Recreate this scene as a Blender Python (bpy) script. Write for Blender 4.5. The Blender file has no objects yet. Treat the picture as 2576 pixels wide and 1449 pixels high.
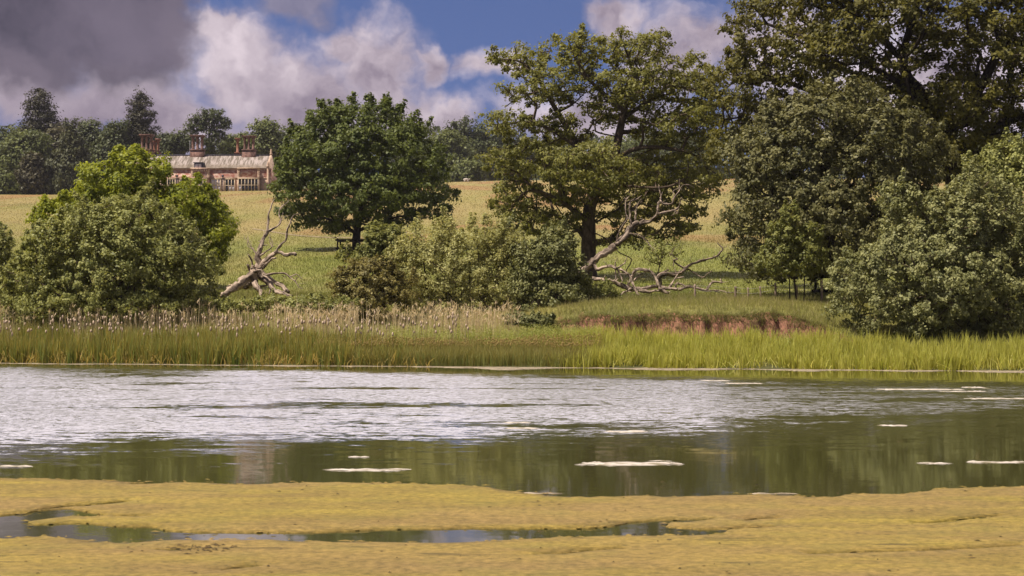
import bpy, math
import numpy as np
from mathutils import Vector, geometry

# ------------------------------------------------------------------ frame
F, HY, CX, H = 3935.5, 767.4, 1288.0, 3.0      # focal length, horizon row, centre column (of a 2576 px wide picture), eye height
sc = bpy.context.scene
COL = sc.collection
R = np.random.default_rng(7)

def at(px, py, D):
    return np.array([(px - CX) / F * D, D, H + (HY - py) / F * D])

def onwater(px, py):
    D = H * F / (py - HY)
    return np.array([(px - CX) / F * D, D])

# ------------------------------------------------------------------ noise
def _hash(ix, iy, seed):
    n = (ix * 374761393 + iy * 668265263 + seed * 982451653) & 0xFFFFFFFF
    n = ((n ^ (n >> 13)) * 1274126177) & 0xFFFFFFFF
    return ((n ^ (n >> 16)) & 0xFFFF) / 65535.0

def vnoise(x, y, seed=0):
    x = np.asarray(x, float); y = np.asarray(y, float)
    ix = np.floor(x).astype(np.int64); iy = np.floor(y).astype(np.int64)
    fx = x - ix; fy = y - iy
    fx = fx * fx * (3 - 2 * fx); fy = fy * fy * (3 - 2 * fy)
    a = _hash(ix, iy, seed); b = _hash(ix + 1, iy, seed)
    c = _hash(ix, iy + 1, seed); d = _hash(ix + 1, iy + 1, seed)
    return (a * (1 - fx) + b * fx) * (1 - fy) + (c * (1 - fx) + d * fx) * fy

def fbm(x, y, seed=0, octv=4):
    s = 0; a = .5; t = 0
    for i in range(octv):
        s = s + a * vnoise(x * 2 ** i, y * 2 ** i, seed + i * 17); t += a; a *= .5
    return s / t

def sstep(a, b, x):
    t = np.clip((np.asarray(x, float) - a) / (b - a), 0, 1)
    return t * t * (3 - 2 * t)

# ------------------------------------------------------------------ terrain
def shore(x):
    return 75.5 - .195 * np.clip(x, -60, 60) + (vnoise(x * .35, 0 * x, 3) - .5) * .5

_d = np.arange(60, 4000, 1.0)
_zf = np.interp(_d, [60, 95, 100, 115, 130, 150, 180, 240, 320, 420, 440, 600, 1200, 4000],
                [1.4, 3.25, 3.55, 4.25, 5.4, 7.0, 9.7, 15.3, 23.6, 33.2, 34.3, 37.5, 42, 30])
_k = np.ones(13) / 13
_zs = np.convolve(np.pad(_zf, 6, mode='edge'), _k, 'valid')
_xt = np.arange(-2000, 2000, 4.0)
_tt = np.interp(_xt, [-2000, -300, -127, -73, -9, 60, 300, 2000], [-3, -1.5, -.6, 0, 2.6, 3.6, 6, 10])
_tt = np.convolve(np.pad(_tt, 4, mode='edge'), np.ones(9) / 9, 'valid')

def cliffmask(x):
    return sstep(-.6, 2.4, x) * (1 - sstep(15.5, 19.5, x))

def terr(x, y):
    x = np.asarray(x, float); y = np.asarray(y, float)
    t = y - shore(x)
    zl = np.interp(t, [-70, -60, -8, -1, 0, 2, 7, 12, 18, 26], [1.6, -1.5, -1, -.15, .03, .12, .5, 1.4, 2.6, 3.35])
    wob = (fbm(x * .55, 0 * x, 11, 4) - .5) * 2.6
    tc = t - wob - (fbm(x * 2.6, t * 1.2, 14, 3) - .5) * .75 * sstep(6, 7.5, t) * (1 - sstep(10, 12, t))
    zc = np.interp(tc, [-70, -60, -8, -1, 0, 2, 7.2, 8.4, 8.75, 9.3, 10.5, 13, 20, 26],
                   [1.6, -1.5, -1, -.15, .03, .15, 1.0, 1.35, 2.15, 2.5, 2.72, 2.95, 3.25, 3.5])
    arch = .70 + .30 * sstep(1.0, 5.0, x) - .36 * sstep(13.5, 18, x) + (fbm(x * .7, 0 * x, 13, 3) - .5) * .25
    arch = arch + (1 - arch) * sstep(9.5, 18, tc)
    zc = np.where(tc > 7.2, 1.0 + (zc - 1.0) * arch, zc)
    m = cliffmask(x)
    zn = zl * (1 - m) + zc * m
    w = sstep(16, 28, t)
    zf = np.interp(y, _d, _zs) + np.interp(x, _xt, _tt) * sstep(190, 420, y)
    bump = (fbm(x * .016, y * .011, 21, 3) - .5) * 2.0 * sstep(95, 170, y)
    bump = bump + (fbm(x * .45, y * .45, 23, 3) - .5) * .22 * sstep(3, 14, t) * (1 - sstep(105, 135, y))
    return zn * (1 - w) + zf * w + bump

def fieldcol(x, y):
    """real grass colour of the park by place: greener low down, dry seed heads higher up, sorrel patches"""
    x = np.asarray(x, float); y = np.asarray(y, float)
    green = np.array([.150, .158, .036]); gold = np.array([.245, .192, .078]); rust = np.array([.235, .132, .060]); dark = np.array([.105, .125, .034])
    n1 = fbm(x * .06, y * .022, 31, 3); n2 = fbm(x * .07 + 9, y * .03, 37, 4); n3 = fbm(x * .22, y * .07, 41, 4)
    near = (1 - sstep(90, 104, y))[..., None]; green = green * (1 - near) + np.array([.215, .205, .062]) * near
    g = np.clip(sstep(130, 290, y) * .85 + (n1 - .5) * 1.5, 0, 1)[..., None]
    c = green * (1 - g) + gold * g
    r = (sstep(.52, .68, n2) * sstep(150, 230, y) * .75)[..., None]
    c = c * (1 - r) + rust * r
    d = (sstep(.5, .8, n3) * .40)[..., None]
    c = c * (1 - d) + (dark * (1 - g) + gold * .8 * g) * d
    pale = (sstep(.55, .8, fbm(x * .3, y * .1, 43, 3)) * .3)[..., None]
    return c * (1 - pale) + np.array([.28, .24, .10]) * pale

# ------------------------------------------------------------------ mesh helpers
def mk(name, V, faces, mat, parent=None, tint=None, col=None, smooth=False, loc=None):
    V = np.asarray(V, np.float32).reshape(-1, 3)
    me = bpy.data.meshes.new(name)
    if loc is not None:
        V = V - np.asarray(loc, np.float32)
    me.vertices.add(len(V)); me.vertices.foreach_set('co', V.ravel())
    if isinstance(faces, np.ndarray):
        faces = [faces]
    loops = []; starts = []; tot = []
    off = 0
    for f in faces:
        f = np.asarray(f, np.int32)
        if f.size == 0: continue
        n, k = f.shape
        loops.append(f.ravel()); starts.append(off + np.arange(n) * k); tot.append(np.full(n, k)); off += n * k
    loops = np.concatenate(loops).astype(np.int32); starts = np.concatenate(starts).astype(np.int32); tot = np.concatenate(tot).astype(np.int32)
    me.loops.add(len(loops)); me.loops.foreach_set('vertex_index', loops)
    me.polygons.add(len(starts)); me.polygons.foreach_set('loop_start', starts); me.polygons.foreach_set('loop_total', tot)
    if tint is not None:
        a = me.attributes.new('tint', 'FLOAT', 'POINT'); a.data.foreach_set('value', np.asarray(tint, np.float32))
    if col is not None:
        a = me.attributes.new('col', 'FLOAT_COLOR', 'POINT')
        c4 = np.ones((len(V), 4), np.float32); c4[:, :3] = col; a.data.foreach_set('color', c4.ravel())
    if smooth:
        me.polygons.foreach_set('use_smooth', np.ones(len(starts), bool))
    me.update(calc_edges=True); me.validate()
    me.materials.append(mat)
    o = bpy.data.objects.new(name, me); COL.objects.link(o)
    if loc is not None and parent is None:
        o.location = loc
    if parent is not None:
        o.parent = parent
    return o

def tag(o, label=None, cat=None, group=None, kind=None):
    if label: o['label'] = label
    if cat: o['category'] = cat
    if group: o['group'] = group
    if kind: o['kind'] = kind
    return o

def empty(name, loc, label, cat, group=None):
    o = bpy.data.objects.new(name, None); COL.objects.link(o); o.location = loc
    return tag(o, label, cat, group)

class Bag:
    """collects boxes, tubes and leaves into one mesh"""
    def __init__(s): s.V = []; s.Q = []; s.T = []; s.n = 0; s.t = []
    def add(s, V, Q=None, T=None, tint=None):
        V = np.asarray(V, float).reshape(-1, 3)
        if Q is not None and len(Q): s.Q.append(np.asarray(Q, int) + s.n)
        if T is not None and len(T): s.T.append(np.asarray(T, int) + s.n)
        s.V.append(V); s.n += len(V)
        s.t.append(np.full(len(V), .5) if tint is None else np.broadcast_to(tint, (len(V),)))
    def box(s, x0, x1, y0, y1, z0, z1):
        v = [(x, y, z) for z in (z0, z1) for y in (y0, y1) for x in (x0, x1)]
        s.add(v, [(0, 2, 3, 1), (4, 5, 7, 6), (0, 1, 5, 4), (2, 6, 7, 3), (0, 4, 6, 2), (1, 3, 7, 5)])
    def tube(s, P, rad, n=8, rough=0., step=None, tint=None, seed=0):
        P = np.asarray(P, float); rad = np.broadcast_to(np.asarray(rad, float), (len(P),)) if np.ndim(rad) == 0 else np.asarray(rad, float)
        if step:
            P, rad = spline(P, rad, step)
        m = len(P)
        T = np.gradient(P, axis=0); T /= np.linalg.norm(T, axis=1)[:, None] + 1e-9
        ref = np.array([0, 1., 0]) if abs(T[0][1]) < .9 else np.array([1., 0, 0])
        U = np.zeros_like(P); u = np.cross(T[0], ref); u /= np.linalg.norm(u)
        for i in range(m):
            u = u - T[i] * u.dot(T[i]); u /= np.linalg.norm(u) + 1e-9; U[i] = u
        W = np.cross(T, U)
        a = np.arange(n) / n * 2 * np.pi
        rr = rad[:, None] * np.ones((m, n))
        if rough:
            k = np.arange(m)[:, None]; j = np.arange(n)[None, :]
            rr = rr * (1 + rough * (2 * vnoise(j * 1.0 + 0 * k, k * .6 + 0 * j, seed) - 1) + rough * .8 * (2 * vnoise(j * 0 + k * .35, 0 * k + j * 0., seed + 5) - 1))
        V = P[:, None, :] + rr[..., None] * (np.cos(a)[None, :, None] * U[:, None, :] + np.sin(a)[None, :, None] * W[:, None, :])
        V = V.reshape(-1, 3)
        i = np.arange(m - 1)[:, None] * n; j = np.arange(n)[None, :]; j2 = (j + 1) % n
        Q = np.stack([i + j, i + j2, i + n + j2, i + n + j], -1).reshape(-1, 4)
        V = np.vstack([V, P[:1], P[-1:]]); c0 = m * n; c1 = c0 + 1
        jj = np.arange(n); jn = (jj + 1) % n
        T3 = np.vstack([np.stack([np.full(n, c0), jn, jj], 1), np.stack([np.full(n, c1), (m - 1) * n + jj, (m - 1) * n + jn], 1)])
        s.add(V, Q, T3, tint)
    def build(s, name, mat, parent=None, smooth=False, loc=None, tinted=False):
        fs = []
        if s.Q: fs.append(np.vstack(s.Q))
        if s.T: fs.append(np.vstack(s.T))
        return mk(name, np.vstack(s.V), fs, mat, parent, tint=np.concatenate(s.t) if tinted else None, smooth=smooth, loc=loc)

def spline(P, rad, step):
    P = np.asarray(P, float)
    if len(P) == 2:
        n = max(2, int(np.linalg.norm(P[1] - P[0]) / step) + 1)
        u = np.linspace(0, 1, n)[:, None]
        return P[0] * (1 - u) + P[1] * u, np.linspace(rad[0], rad[1], n)
    E = np.vstack([2 * P[0] - P[1], P, 2 * P[-1] - P[-2]])
    out = []; ro = []
    for i in range(len(P) - 1):
        p0, p1, p2, p3 = E[i:i + 4]
        n = max(2, int(np.linalg.norm(p2 - p1) / step) + 1)
        u = (np.arange(n) / n)[:, None]
        out.append(.5 * (2 * p1 + (p2 - p0) * u + (2 * p0 - 5 * p1 + 4 * p2 - p3) * u ** 2 + (3 * p1 - p0 - 3 * p2 + p3) * u ** 3))
        ro.append(rad[i] * (1 - u[:, 0]) + rad[i + 1] * u[:, 0])
    out.append(P[-1:]); ro.append(rad[-1:])
    return np.vstack(out), np.concatenate(ro)

# ------------------------------------------------------------------ node helpers
def newmat(name):
    m = bpy.data.materials.new(name); m.use_nodes = True
    nt = m.node_tree; nt.nodes.clear()
    return m, nt

class NT:
    def __init__(s, nt): s.nt = nt
    def n(s, t, **kw):
        x = s.nt.nodes.new(t)
        for k, v in kw.items(): setattr(x, k, v)
        return x
    def put(s, sock, v):
        if v is None: return
        if isinstance(v, bpy.types.NodeSocket): s.nt.links.new(v, sock)
        else: sock.default_value = v
    def m(s, op, a, b=None, c=None, clamp=False):
        x = s.n('ShaderNodeMath', operation=op, use_clamp=clamp)
        for i, v in enumerate((a, b, c)): s.put(x.inputs[i], v)
        return x.outputs[0]
    def vm(s, op, a, b=None, scale=None):
        x = s.n('ShaderNodeVectorMath', operation=op)
        s.put(x.inputs[0], a); s.put(x.inputs[1], b)
        if scale is not None: s.put(x.inputs['Scale'], scale)
        return x.outputs['Value'] if op in ('DOT_PRODUCT', 'LENGTH') else x.outputs[0]
    def noise(s, vec, scale, detail=4, rough=.55, out='Fac', dist=0.):
        x = s.n('ShaderNodeTexNoise'); s.put(x.inputs['Vector'], vec); s.put(x.inputs['Scale'], scale)
        s.put(x.inputs['Detail'], detail); s.put(x.inputs['Roughness'], rough); s.put(x.inputs['Distortion'], dist)
        return x.outputs[out] if out == 'Fac' else x.outputs['Color']
    def mix(s, f, a, b, blend='MIX'):
        x = s.n('ShaderNodeMix', data_type='RGBA', blend_type=blend)
        s.put(x.inputs[0], f)
        for i, v in ((6, a), (7, b)):
            if isinstance(v, tuple) and len(v) == 3: v = v + (1,)
            s.put(x.inputs[i], v)
        return x.outputs[2]
    def ss(s, v, a, b, lo=0., hi=1.):
        x = s.n('ShaderNodeMapRange', interpolation_type='SMOOTHSTEP')
        s.put(x.inputs[0], v); s.put(x.inputs[1], a); s.put(x.inputs[2], b); s.put(x.inputs[3], lo); s.put(x.inputs[4], hi)
        return x.outputs[0]
    def xyz(s, x, y, z):
        c = s.n('ShaderNodeCombineXYZ'); s.put(c.inputs[0], x); s.put(c.inputs[1], y); s.put(c.inputs[2], z); return c.outputs[0]
    def attr(s, name, out='Fac'):
        return s.n('ShaderNodeAttribute', attribute_name=name).outputs[out]
    def pos(s): return s.n('ShaderNodeNewGeometry').outputs['Position']
    def bsdf(s, col, rough=.8, spec=.3, normal=None):
        b = s.n('ShaderNodeBsdfPrincipled'); s.put(b.inputs['Base Color'], col if not (isinstance(col, tuple) and len(col) == 3) else col + (1,))
        s.put(b.inputs['Roughness'], rough); s.put(b.inputs['Specular IOR Level'], spec); s.put(b.inputs['Normal'], normal)
        return b.outputs[0]
    def out(s, sh):
        o = s.n('ShaderNodeOutputMaterial'); s.nt.links.new(sh, o.inputs[0])
    def bump(s, h, strength=.5, dist=.05):
        b = s.n('ShaderNodeBump'); s.put(b.inputs['Strength'], strength); s.put(b.inputs['Distance'], dist); s.put(b.inputs['Height'], h)
        return b.outputs[0]

def leafmat(name, dark, light, trans=.35, tcol=None, rough=.55, spec=.25):
    m, nt = newmat(name); N = NT(nt)
    t = N.attr('tint')
    c = N.mix(t, dark, light)
    p = N.bsdf(c, rough, spec)
    tr = N.n('ShaderNodeBsdfTranslucent')
    tc = tcol or tuple(min(1, v * k) for v, k in zip(light, (1.25, 1.2, .7)))
    N.put(tr.inputs[0], N.mix(.6, c, tc))
    mx = N.n('ShaderNodeMixShader'); mx.inputs[0].default_value = trans
    nt.links.new(p, mx.inputs[1]); nt.links.new(tr.outputs[0], mx.inputs[2]); N.out(mx.outputs[0])
    return m

def barkmat(name, c1, c2, scale=6):
    m, nt = newmat(name); N = NT(nt)
    p = N.pos(); v = N.vm('MULTIPLY', p, (1, 1, .35))
    n1 = N.noise(v, scale, 6, .65); n2 = N.noise(p, scale * .3, 3)
    f = N.ss(N.m('ADD', N.m('MULTIPLY', n1, .7), N.m('MULTIPLY', n2, .3)), .36, .64)
    N.out(N.bsdf(N.mix(f, c1, c2), .9, .15, N.bump(n1, .8, .06)))
    return m

def blotchmat(name, c1, c2, scale=1., rough=.9, stretch=(1, 1, 1), lo=.4, hi=.62, bump=.3):
    m, nt = newmat(name); N = NT(nt)
    v = N.vm('MULTIPLY', N.pos(), stretch)
    n1 = N.noise(v, scale, 6, .62)
    N.out(N.bsdf(N.mix(N.ss(n1, lo, hi), c1, c2), rough, .2, N.bump(n1, bump, .03)))
    return m

def colmat(name, fine=5., rough=.95):
    m, nt = newmat(name); N = NT(nt)
    c = N.attr('col', 'Color')
    n1 = N.noise(N.vm('MULTIPLY', N.pos(), (1, .5, 1)), fine, 5, .65)
    c = N.mix(1., c, N.mix(N.ss(n1, .3, .7), (.62, .62, .6), (1.25, 1.22, 1.15)), 'MULTIPLY')
    N.out(N.bsdf(c, rough, .1, N.bump(n1, .5, .1)))
    return m

# ------------------------------------------------------------------ materials
M = {}
M['oak_leaf'] = leafmat('oak_leaf', (0.058, 0.066, 0.012), (0.255, 0.245, 0.056), .34)
M['oak_leaf_b'] = leafmat('oak_leaf_deep', (0.042, 0.046, 0.009), (0.175, 0.155, 0.028), .3)
M['round_leaf'] = leafmat('round_leaf', (0.032, 0.052, 0.011), (0.155, 0.18, 0.036), .30)
M['gold_leaf'] = leafmat('gold_leaf', (0.085, 0.12, 0.012), (0.33, 0.35, 0.034), .42)
M['alder_leaf'] = leafmat('alder_leaf', (0.085, 0.105, 0.027), (0.39, 0.39, 0.13), .30)
M['lime_leaf'] = leafmat('lime_leaf', (0.046, 0.052, 0.018), (0.225, 0.21, 0.082), .28)
M['willow_leaf'] = leafmat('willow_leaf', (0.17, 0.185, 0.06), (0.5, 0.47, 0.19), .34)
M['bush_leaf'] = leafmat('bush_leaf', (0.092, 0.108, 0.04), (0.35, 0.345, 0.145), .30)
M['hawthorn_leaf'] = leafmat('hawthorn_leaf', (0.095, 0.092, 0.028), (0.32, 0.27, 0.09), .30)
M['dark_leaf'] = leafmat('dark_leaf', (0.075, 0.088, 0.028), (0.28, 0.28, 0.11), .28)
M['maple_leaf'] = leafmat('maple_leaf', (0.085, 0.105, 0.028), (0.29, 0.29, 0.085), .36)
M['wood_a'] = leafmat('wood_leaf_green', (0.045, 0.06, 0.018), (0.17, 0.19, 0.055), .25)
M['wood_b'] = leafmat('wood_leaf_dark', (0.03, 0.042, 0.016), (0.11, 0.125, 0.045), .22)
M['wood_c'] = leafmat('wood_leaf_brown', (0.036, 0.036, 0.018), (0.115, 0.1, 0.05), .22)
M['conifer'] = leafmat('conifer_leaf', (0.018, 0.02, 0.01), (0.066, 0.06, 0.028), .12)
M['cypress'] = leafmat('cypress_leaf', (0.032, 0.04, 0.018), (0.115, 0.118, 0.05), .15)
M['bark'] = barkmat('oak_bark', (.045, .032, .022), (.13, .095, .066))
M['bark_dark'] = barkmat('dark_bark', (.018, .013, .010), (.06, .045, .034))
M['deadwood'] = barkmat('dead_wood', (.05, .035, .026), (.36, .27, .21), 9)
M['deadwood_dark'] = barkmat('dead_wood_dark', (.075, .052, .038), (.24, .17, .125), 5)
M['post'] = barkmat('post_wood', (.14, .10, .075), (.36, .27, .21), 9)
M['black_wood'] = barkmat('black_wood', (.010, .009, .008), (.035, .028, .024), 9)
M['cattail'] = leafmat('cattail_leaf', (.095, .175, .030), (.52, .38, .12), .42)
M['reed'] = leafmat('common_reed_leaf', (.25, .31, .085), (.68, .53, .36), .38)
M['rush'] = leafmat('rush_leaf', (.125, .175, .036), (.42, .31, .11), .35)
M['iris'] = leafmat('iris_leaf', (.29, .32, .036), (.60, .56, .17), .5)
M['forb'] = leafmat('forb_leaf', (.19, .23, .040), (.42, .42, .13), .4)
M['grass'] = None

# ------------------------------------------------------------------ sky, sun, camera
SUN = np.array([-.42, -.20, 0]); SUN = SUN / np.linalg.norm(SUN)
EL = math.radians(61)
SUNROT = math.atan2(SUN[0], SUN[1])

def build_world():
    w = bpy.data.worlds.new('World'); sc.world = w; w.use_nodes = True
    nt = w.node_tree; nt.nodes.clear(); N = NT(nt)
    STR = .1
    gen = N.n('ShaderNodeTexCoord').outputs['Generated']
    d = N.vm('NORMALIZE', gen)
    sep = N.n('ShaderNodeSeparateXYZ'); nt.links.new(d, sep.inputs[0])
    x, y, z = sep.outputs
    sky = N.n('ShaderNodeTexSky', sky_type='NISHITA', sun_disc=False, sun_elevation=EL, sun_rotation=SUNROT, altitude=300, air_density=1.0, dust_density=.4, ozone_density=4.0)
    # the blue is sampled a little higher than it stands: the photograph's sky is deep blue well down
    zz = N.m('ADD', N.m('MULTIPLY', z, 1.0), .22)
    nt.links.new(N.vm('NORMALIZE', N.xyz(x, y, zz)), sky.inputs[0])
    blue = N.mix(1., sky.outputs[0], (.54, .49, .62), 'MULTIPLY')
    az = N.m('MULTIPLY', N.m('ARCTAN2', x, y), F / 1000); el = N.m('MULTIPLY', N.m('ARCSINE', z), F / 1000)
    P = N.xyz(az, el, 0.)
    wc = N.vm('SUBTRACT', N.noise(P, 4.5, 4, .6, 'Color'), (.5, .5, .5))
    wf = N.vm('SUBTRACT', N.noise(P, 16, 4, .6, 'Color'), (.5, .5, .5))
    PW = N.vm('ADD', P, N.vm('ADD', N.vm('SCALE', wc, scale=.22), N.vm('SCALE', wf, scale=.06)))
    sp = N.n('ShaderNodeSeparateXYZ'); nt.links.new(PW, sp.inputs[0]); wx, wy = sp.outputs[0], sp.outputs[1]
    def blobs(L):
        acc = None
        for px, py, rx, ry in L:
            a0 = math.atan((px - CX) / F) * F / 1000; e0 = math.atan((HY - py) / F) * F / 1000
            dx = N.m('MULTIPLY', N.m('SUBTRACT', wx, a0), 1000 / rx); dy = N.m('MULTIPLY', N.m('SUBTRACT', wy, e0), 1000 / ry)
            b = N.m('SUBTRACT', 1., N.m('SQRT', N.m('ADD', N.m('MULTIPLY', dx, dx), N.m('MULTIPLY', dy, dy))))
            acc = b if acc is None else N.m('SMOOTH_MAX', acc, b, .15)
        return acc
    fb = N.noise(PW, 5.0, 8, .53)
    fb2 = N.noise(N.vm('ADD', PW, (.012, -.045, 0)), 5.0, 8, .53)
    lo1 = N.noise(PW, 2.6, 4, .5)
    puff = N.m('ADD', .5, N.m('MULTIPLY', N.m('SUBTRACT', fb, fb2), 2.0), clamp=True)
    white = blobs([(610, 190, 190, 150), (760, 250, 260, 170), (940, 180, 150, 150), (1000, 290, 140, 110), (860, 110, 90, 70), (550, 110, 80, 60), 
                   (1100, 150, 50, 60), (1240, 155, 115, 65), (1110, 310, 120, 55), (1560, 35, 110, 55), (1780, 95, 190, 105), (1700, 150, 130, 70),
                   (1960, 130, 240, 160), (2300, 250, 500, 220), (1500, 300, 330, 90), (240, 270, 360, 110), (60, 240, 200, 120), (450, 320, 260, 90)])
    dens = N.m('ADD', white, N.m('MULTIPLY', N.m('SUBTRACT', fb, .5), 1.5))
    aw = N.ss(dens, -.22, .62)
    core = N.ss(dens, .15, 1.0)
    lit = N.m('ADD', N.m('MULTIPLY', puff, .70), N.m('MULTIPLY', N.ss(lo1, .40, .64), .42))
    lit = N.m('SUBTRACT', lit, N.m('MULTIPLY', core, .16), clamp=True)
    lit = N.m('MULTIPLY', lit, N.m('MULTIPLY', N.ss(el, .36, .60, .55, 1.), N.ss(wx, -1.15, -.55, .42, 1.)))
    cw = N.mix(lit, (.155, .125, .170), (.66, .57, .605))
    k = 1 / STR
    cw = N.vm('SCALE', cw, scale=k)
    c = N.mix(aw, blue, cw)
    darkb = blobs([(120, 60, 360, 150), (300, 130, 200, 120), (350, 50, 160, 130), (40, 130, 260, 120), (-250, 60, 300, 220)])
    dd = N.m('ADD', darkb, N.m('MULTIPLY', N.m('SUBTRACT', fb, .5), .5))
    ad = N.ss(dd, -.13, .42)
    cd = N.mix(N.ss(N.m('ADD', N.m('MULTIPLY', lo1, .75), N.m('MULTIPLY', fb, .25)), .36, .66), (.036, .032, .048), (.118, .098, .130))
    cd = N.vm('SCALE', cd, scale=k)
    c = N.mix(N.m('MULTIPLY', ad, .97), c, cd)
    veil = N.m('MULTIPLY', N.ss(N.m('ADD', blobs([(740, -10, 130, 70)]), N.m('MULTIPLY', N.m('SUBTRACT', fb, .5), .9)), -.15, .55), .75)
    c = N.mix(veil, c, N.vm('SCALE', N.mix(puff, (.12, .105, .15), (.24, .21, .26)), scale=k))
    # broken cloud over the rest of the sky, brightest above the far shore
    hi = N.noise(N.vm('MULTIPLY', d, (1, 1, 1.8)), 2.2, 8, .56)
    ah = N.m('MULTIPLY', N.ss(hi, .29, .44), N.ss(z, .20, .26))
    hi2 = N.noise(N.vm('ADD', N.vm('MULTIPLY', d, (1, 1, 1.8)), (.03, -.05, .06)), 2.2, 8, .56)
    hl = N.m('ADD', .62, N.m('MULTIPLY', N.m('SUBTRACT', hi, hi2), 2.5), clamp=True)
    ch = N.vm('SCALE', N.mix(hl, (.42, .37, .43), (.82, .735, .80)), scale=k)
    brt = N.m('MULTIPLY', N.ss(y, .25, .80), N.ss(z, .75, .35))
    ch = N.vm('SCALE', ch, scale=N.m('ADD', .34, N.m('MULTIPLY', brt, 1.95)))
    c = N.mix(ah, c, ch)
    bg = N.n('ShaderNodeBackground'); nt.links.new(c, bg.inputs[0]); bg.inputs[1].default_value = STR
    o = N.n('ShaderNodeOutputWorld'); nt.links.new(bg.outputs[0], o.inputs[0])
    w.cycles.sampling_method = 'MANUAL'; w.cycles.sample_map_resolution = 512

build_world()
sl = bpy.data.lights.new('sun', 'SUN'); sl.energy = 5.0; sl.angle = math.radians(.6); sl.color = (1, .90, .78)
so = bpy.data.objects.new('sun', sl); COL.objects.link(so)
sd = Vector((SUN[0] * math.cos(EL), SUN[1] * math.cos(EL), math.sin(EL)))
so.rotation_euler = sd.to_track_quat('Z', 'Y').to_euler()

cam = bpy.data.cameras.new('camera'); co = bpy.data.objects.new('camera', cam); COL.objects.link(co)
co.location = (0, 0, H); co.rotation_euler = (math.pi / 2, 0, 0)
cam.sensor_width = 36; cam.lens = 36 * F / 2576; cam.shift_y = (HY - 724.5) / 2576
cam.clip_end = 8000; cam.clip_start = .1
cam.dof.use_dof = True; cam.dof.focus_distance = 105; cam.dof.aperture_fstop = 3.2
sc.camera = co
sc.view_settings.view_transform = 'Standard'; sc.view_settings.look = 'None'; sc.view_settings.exposure = .62; sc.view_settings.gamma = 1
cy = sc.cycles
cy.max_bounces = 6; cy.diffuse_bounces = 3; cy.glossy_bounces = 3; cy.transmission_bounces = 3; cy.transparent_max_bounces = 8
cy.caustics_reflective = False; cy.caustics_refractive = False
cy.use_denoising = True
try:
    cy.denoiser = 'OPENIMAGEDENOISE'; cy.denoising_prefilter = 'ACCURATE'
except Exception: pass
cy.sample_clamp_indirect = 6; cy.sample_clamp_direct = 12

# ------------------------------------------------------------------ ground
def build_ground():
    xs = np.concatenate([np.linspace(-2500, -260, 24), np.linspace(-250, -40, 90), np.arange(-39, -1, .5), np.arange(-1, 21, .14), np.arange(21, 39, .4), np.linspace(40, 250, 90), np.linspace(260, 2500, 24)])
    ys = np.concatenate([np.linspace(-60, 62, 20), np.arange(64, 74, .5), np.arange(74, 90, .12), np.arange(90, 130, .6), np.linspace(131, 430, 180), np.linspace(435, 700, 40), np.linspace(720, 3900, 30)])
    X, Y = np.meshgrid(xs, ys)
    Z = terr(X, Y)
    # crumbled face of the bank: push it in and out
    t = Y - shore(X)
    nx, ny = len(xs), len(ys)
    V = np.stack([X, Y, Z], -1).reshape(-1, 3)
    i = np.arange(ny - 1)[:, None] * nx; j = np.arange(nx - 1)[None, :]
    Q = np.stack([i + j, i + j + 1, i + nx + j + 1, i + nx + j], -1).reshape(-1, 4)
    col = fieldcol(X, Y)
    # mud under the reeds
    mud = (1 - sstep(6, 13, t))[..., None]
    col = col * (1 - mud) + np.array([.075, .075, .03]) * mud
    m, nt = newmat('meadow_ground'); N = NT(nt)
    c = N.attr('col', 'Color'); p = N.pos()
    n1 = N.noise(N.vm('MULTIPLY', p, (1, .45, 1)), 2.2, 6, .68); n2 = N.noise(p, 9, 4, .6)
    c = N.mix(1., c, N.mix(N.ss(n1, .32, .68), (.78, .80, .78), (1.12, 1.10, 1.05)), 'MULTIPLY')
    g = N.n('ShaderNodeNewGeometry'); s2 = N.n('ShaderNodeSeparateXYZ'); nt.links.new(g.outputs['True Normal'], s2.inputs[0])
    sp = N.n('ShaderNodeSeparateXYZ'); nt.links.new(p, sp.inputs[0])
    steep = N.m('MULTIPLY', N.ss(N.m('ADD', s2.outputs[2], N.m('MULTIPLY', N.m('SUBTRACT', n2, .5), .25)), .93, .82), N.ss(sp.outputs[1], 96, 92))
    e1 = N.noise(N.vm('MULTIPLY', p, (1, 1, .6)), 3.5, 7, .7); e2 = N.noise(p, 1.1, 4, .6)
    earth = N.mix(N.ss(e1, .33, .66), (.085, .040, .027), (.29, .145, .095))
    earth = N.mix(N.m('MULTIPLY', N.ss(e2, .52, .62), .55), earth, (.10, .082, .034))
    c = N.mix(steep, c, earth)
    hh = N.m('ADD', N.m('MULTIPLY', n1, .5), e1)
    N.out(N.bsdf(c, .95, .1, N.bump(hh, .9, .12)))
    tag(mk('ground', V, Q, m, col=col.reshape(-1, 3), smooth=True), kind='structure')

build_ground()

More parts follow.
